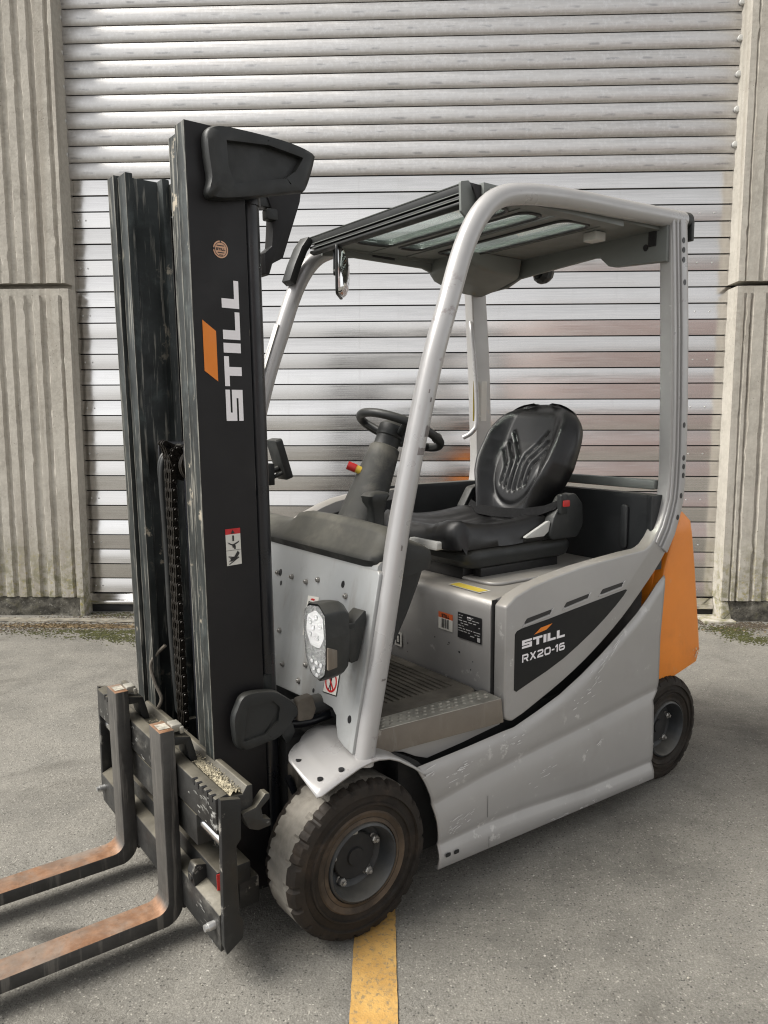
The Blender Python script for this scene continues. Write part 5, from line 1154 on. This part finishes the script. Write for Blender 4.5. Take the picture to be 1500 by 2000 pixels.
# ---------------------------------------------------------------- forks
m_label2 = M('dirty_label', (0.33,0.31,0.26), .6, 0, .35, 60, dirt=(.12,.1,.08), dirt_amt=.8, dirt_s=50)
def fork(y0, y1):
    heel_o = [(-.395 + .0, .607)]
    prof = [(-.437,.607),(-.437,.128)]
    for k in range(7): t = k/6*math.pi/2; prof.append((-.437-.036*(1-math.cos(t)), .128-.036*math.sin(t)))
    prof += [(-.9,.090),(-1.35,.083),(-1.52,.074),(-1.53,.066),(-1.52,.060),(-.9,.052),(-.50,.050)]
    for k in range(1, 8): t = k/7*math.pi/2; prof.append((-.455+.060*math.sin(t), .049+.060*(1-math.cos(t))))
    prof += [(-.395,.607)]
    g = G(); g.prism(prof, lambda a, b, d: (a, d, b), y0, y1); fk = g.build("fork", m_fork, FL, bevel=.0035, fn=sh)
    ym, w = (y0+y1)/2, (y1-y0)
    g = G(); g.prism(fillet([(-.396,.560),(-.366,.560),(-.356,.515),(-.345,.490),(-.330,.487),(-.338,.530),(-.350,.575),(-.396,.585)], .004), lambda a, b, d: (a, d, b), y0+.004, y1-.004); g.prism(fillet([(-.396,.085),(-.35,.085),(-.338,.118),(-.352,.118),(-.36,.105),(-.396,.108)], .004), lambda a, b, d: (a, d, b), y0+.004, y1-.004); g.each("fork_hook", m_carr2, fk, bevel=.003, fn=sh)
    g = G(); g.box((-.394,ym-.020,.590),(-.366,ym+.020,.611)); g.box((-.374,ym-.026,.584),(-.362,ym+.026,.604)); g.build("fork_latch", m_step, fk, bevel=.003, fn=sh)
    g = G(); g.flat([(-.430,ym-.022),(-.400,ym-.022),(-.400,ym+.018),(-.430,ym+.018)], lambda a, b, d: (a-T*.608, b, .6082), 0); g.build("fork_label", m_label2, fk, smooth=0)
fork(-.244,-.163); fork(.129,.210)

# ================================================================ SMALL THINGS ON THE GROUND
def ww(s, off, z=0.0):   # wall coordinates to world
    ca, sa = math.cos(WA), math.sin(WA); return (s*ca + off*sa, 5.55 + s*sa - off*ca, z)
m_moss = M("moss", (0.042,0.044,0.009), .95, 0, .45, 30, dirt=(.045,.028,.012), dirt_amt=.7, dirt_s=18, bump=.6, bs=150)
m_litter = M("straw_litter", (0.20,0.148,0.082), .9, 0, .4, 60)
m_soil = M("damp_soil", (0.060,0.046,0.030), .95, 0, .4, 20, dirt=(.11,.095,.07), dirt_amt=.6, dirt_s=30, bump=.7, bs=110)
rg_ = random.Random(9)
def patchy(name, mat, blobs, n, size, zmax, label, cat):
    g = G()
    for k in range(n):
        s0, o0, ss, so = rg_.choice(blobs); s, o = rg_.gauss(s0, ss), rg_.gauss(o0, so)
        if o < .17 and not (-2.17 < s < 2.36 and o > .04): continue
        r_ = size*rg_.uniform(.4, 1.4); h = zmax*rg_.uniform(.4, 1.0); m = 6; base = [];
        x, y, _ = ww(s, o); ring = [(x+r_*math.cos(2*math.pi*i/m)*rg_.uniform(.7,1.3), y+r_*math.sin(2*math.pi*i/m)*rg_.uniform(.5,.9), .001) for i in range(m)]
        mid = [(x+(p[0]-x)*.55, y+(p[1]-y)*.55, h) for p in ring]
        g.loft([ring, mid], cap=False); g.add(mid, [list(range(m))])
    return tag(g.build(name, mat, smooth=60), label, cat, kind="stuff")
patchy("moss_patch", m_moss, [(-1.55,.60,.09,.05),(-1.72,.56,.07,.03),(-1.85,.63,.06,.03),(-1.62,.74,.10,.05),(-2.0,.56,.09,.025),(-1.78,.70,.16,.03),(-1.45,.55,.06,.05),(-2.25,.60,.15,.05),(-1.9,.12,.25,.04),(2.38,.42,.07,.05),(2.33,.36,.08,.04),(2.36,.55,.06,.06),(2.45,.62,.07,.05)], 4200, .0065, .005, "green and brown moss growing along the foot of the wall", "moss")
patchy("soil_strip", m_soil, [(-2.5,.42,.35,.04),(-2.0,.40,.35,.04),(-1.9,.20,.30,.07),(2.55,.27,.12,.06),(2.3,.12,.15,.06),(0,.15,1.3,.06),(2.7,.28,.25,.06),(-2.6,.52,.3,.05)], 4200, .007, .005, "dark soil and grit collected at the foot of the wall", "soil")
g = G()
for k in range(3600):
    s, o = rg_.gauss(-2.05, .30), rg_.gauss(.45, .022)
    if rg_.random() < .25: s, o = rg_.uniform(-2.9, 2.9), rg_.gauss(.40, .08)
    x, y, _ = ww(s, o); a = rg_.uniform(0, 6.28); L_ = rg_.uniform(.002,.009); w = .0012; dx, dy = math.cos(a)*L_, math.sin(a)*L_; z = rg_.uniform(.004,.010)
    g.add([(x-dx-dy*w/L_, y-dy+dx*w/L_, z), (x+dx-dy*w/L_, y+dy+dx*w/L_, z+.003), (x+dx+dy*w/L_, y+dy-dx*w/L_, z), (x-dx+dy*w/L_, y-dy-dx*w/L_, z-.003)], [(0,1,2,3)])
tag(g.build("straw_litter", m_litter, smooth=0), "pale straw and dry litter scattered along the wall foot", "litter", kind="stuff")
m_pebble = M("grit_stone", (0.24,0.225,0.19), .9, 0, .5, 60)
g = G()
for k in range(420):
    if k < 260: s, o = rg_.uniform(-2.9, 2.9), abs(rg_.gauss(.30, .12)); x, y, _ = ww(s, max(.19, o))
    else: x, y = rg_.uniform(-1.9, 2.2), rg_.uniform(1.5, 5.0)
    r_ = rg_.uniform(.0012,.0042) if k >= 260 else rg_.uniform(.002,.007); g.ball((x, y, r_*.5), r_, 3, (1, rg_.uniform(.6,1.2), .7))
tag(g.build("loose_grit", m_pebble, smooth=30), "loose grit and small stones lying on the asphalt", "grit", kind="stuff")
# wood dust on the carriage bar
m_sawdust = M("sawdust", (0.27,0.24,0.17), .95, 0, .4, 90, bump=.5, bs=300)
g = G()
for k in range(420):
    y = -.47 + abs(rg_.gauss(0, .13)) if k < 330 else rg_.uniform(-.1, .1); x = rg_.uniform(-.354,-.312); r_ = rg_.uniform(.0008,.0022); g.ball((x, y, .506 + rg_.uniform(0, .004)*(1 if k < 330 else .3)), r_, 3, (1.6, 1, .6))
def mound(u, v):
    y = -.483 + .30*v; x = -.356 + .046*u; h = .013*math.sin(math.pi*min(1, u*1.1))*(1-v)**.8
    return (x, y, .5005 - .003*u + h*(.6+.8*rg_.random()) + (.0015*rg_.random()))
g.grid(14, 70, mound)
g.build("wood_dust", m_sawdust, FL, fn=sh, smooth=0)["kind"] = "stuff"
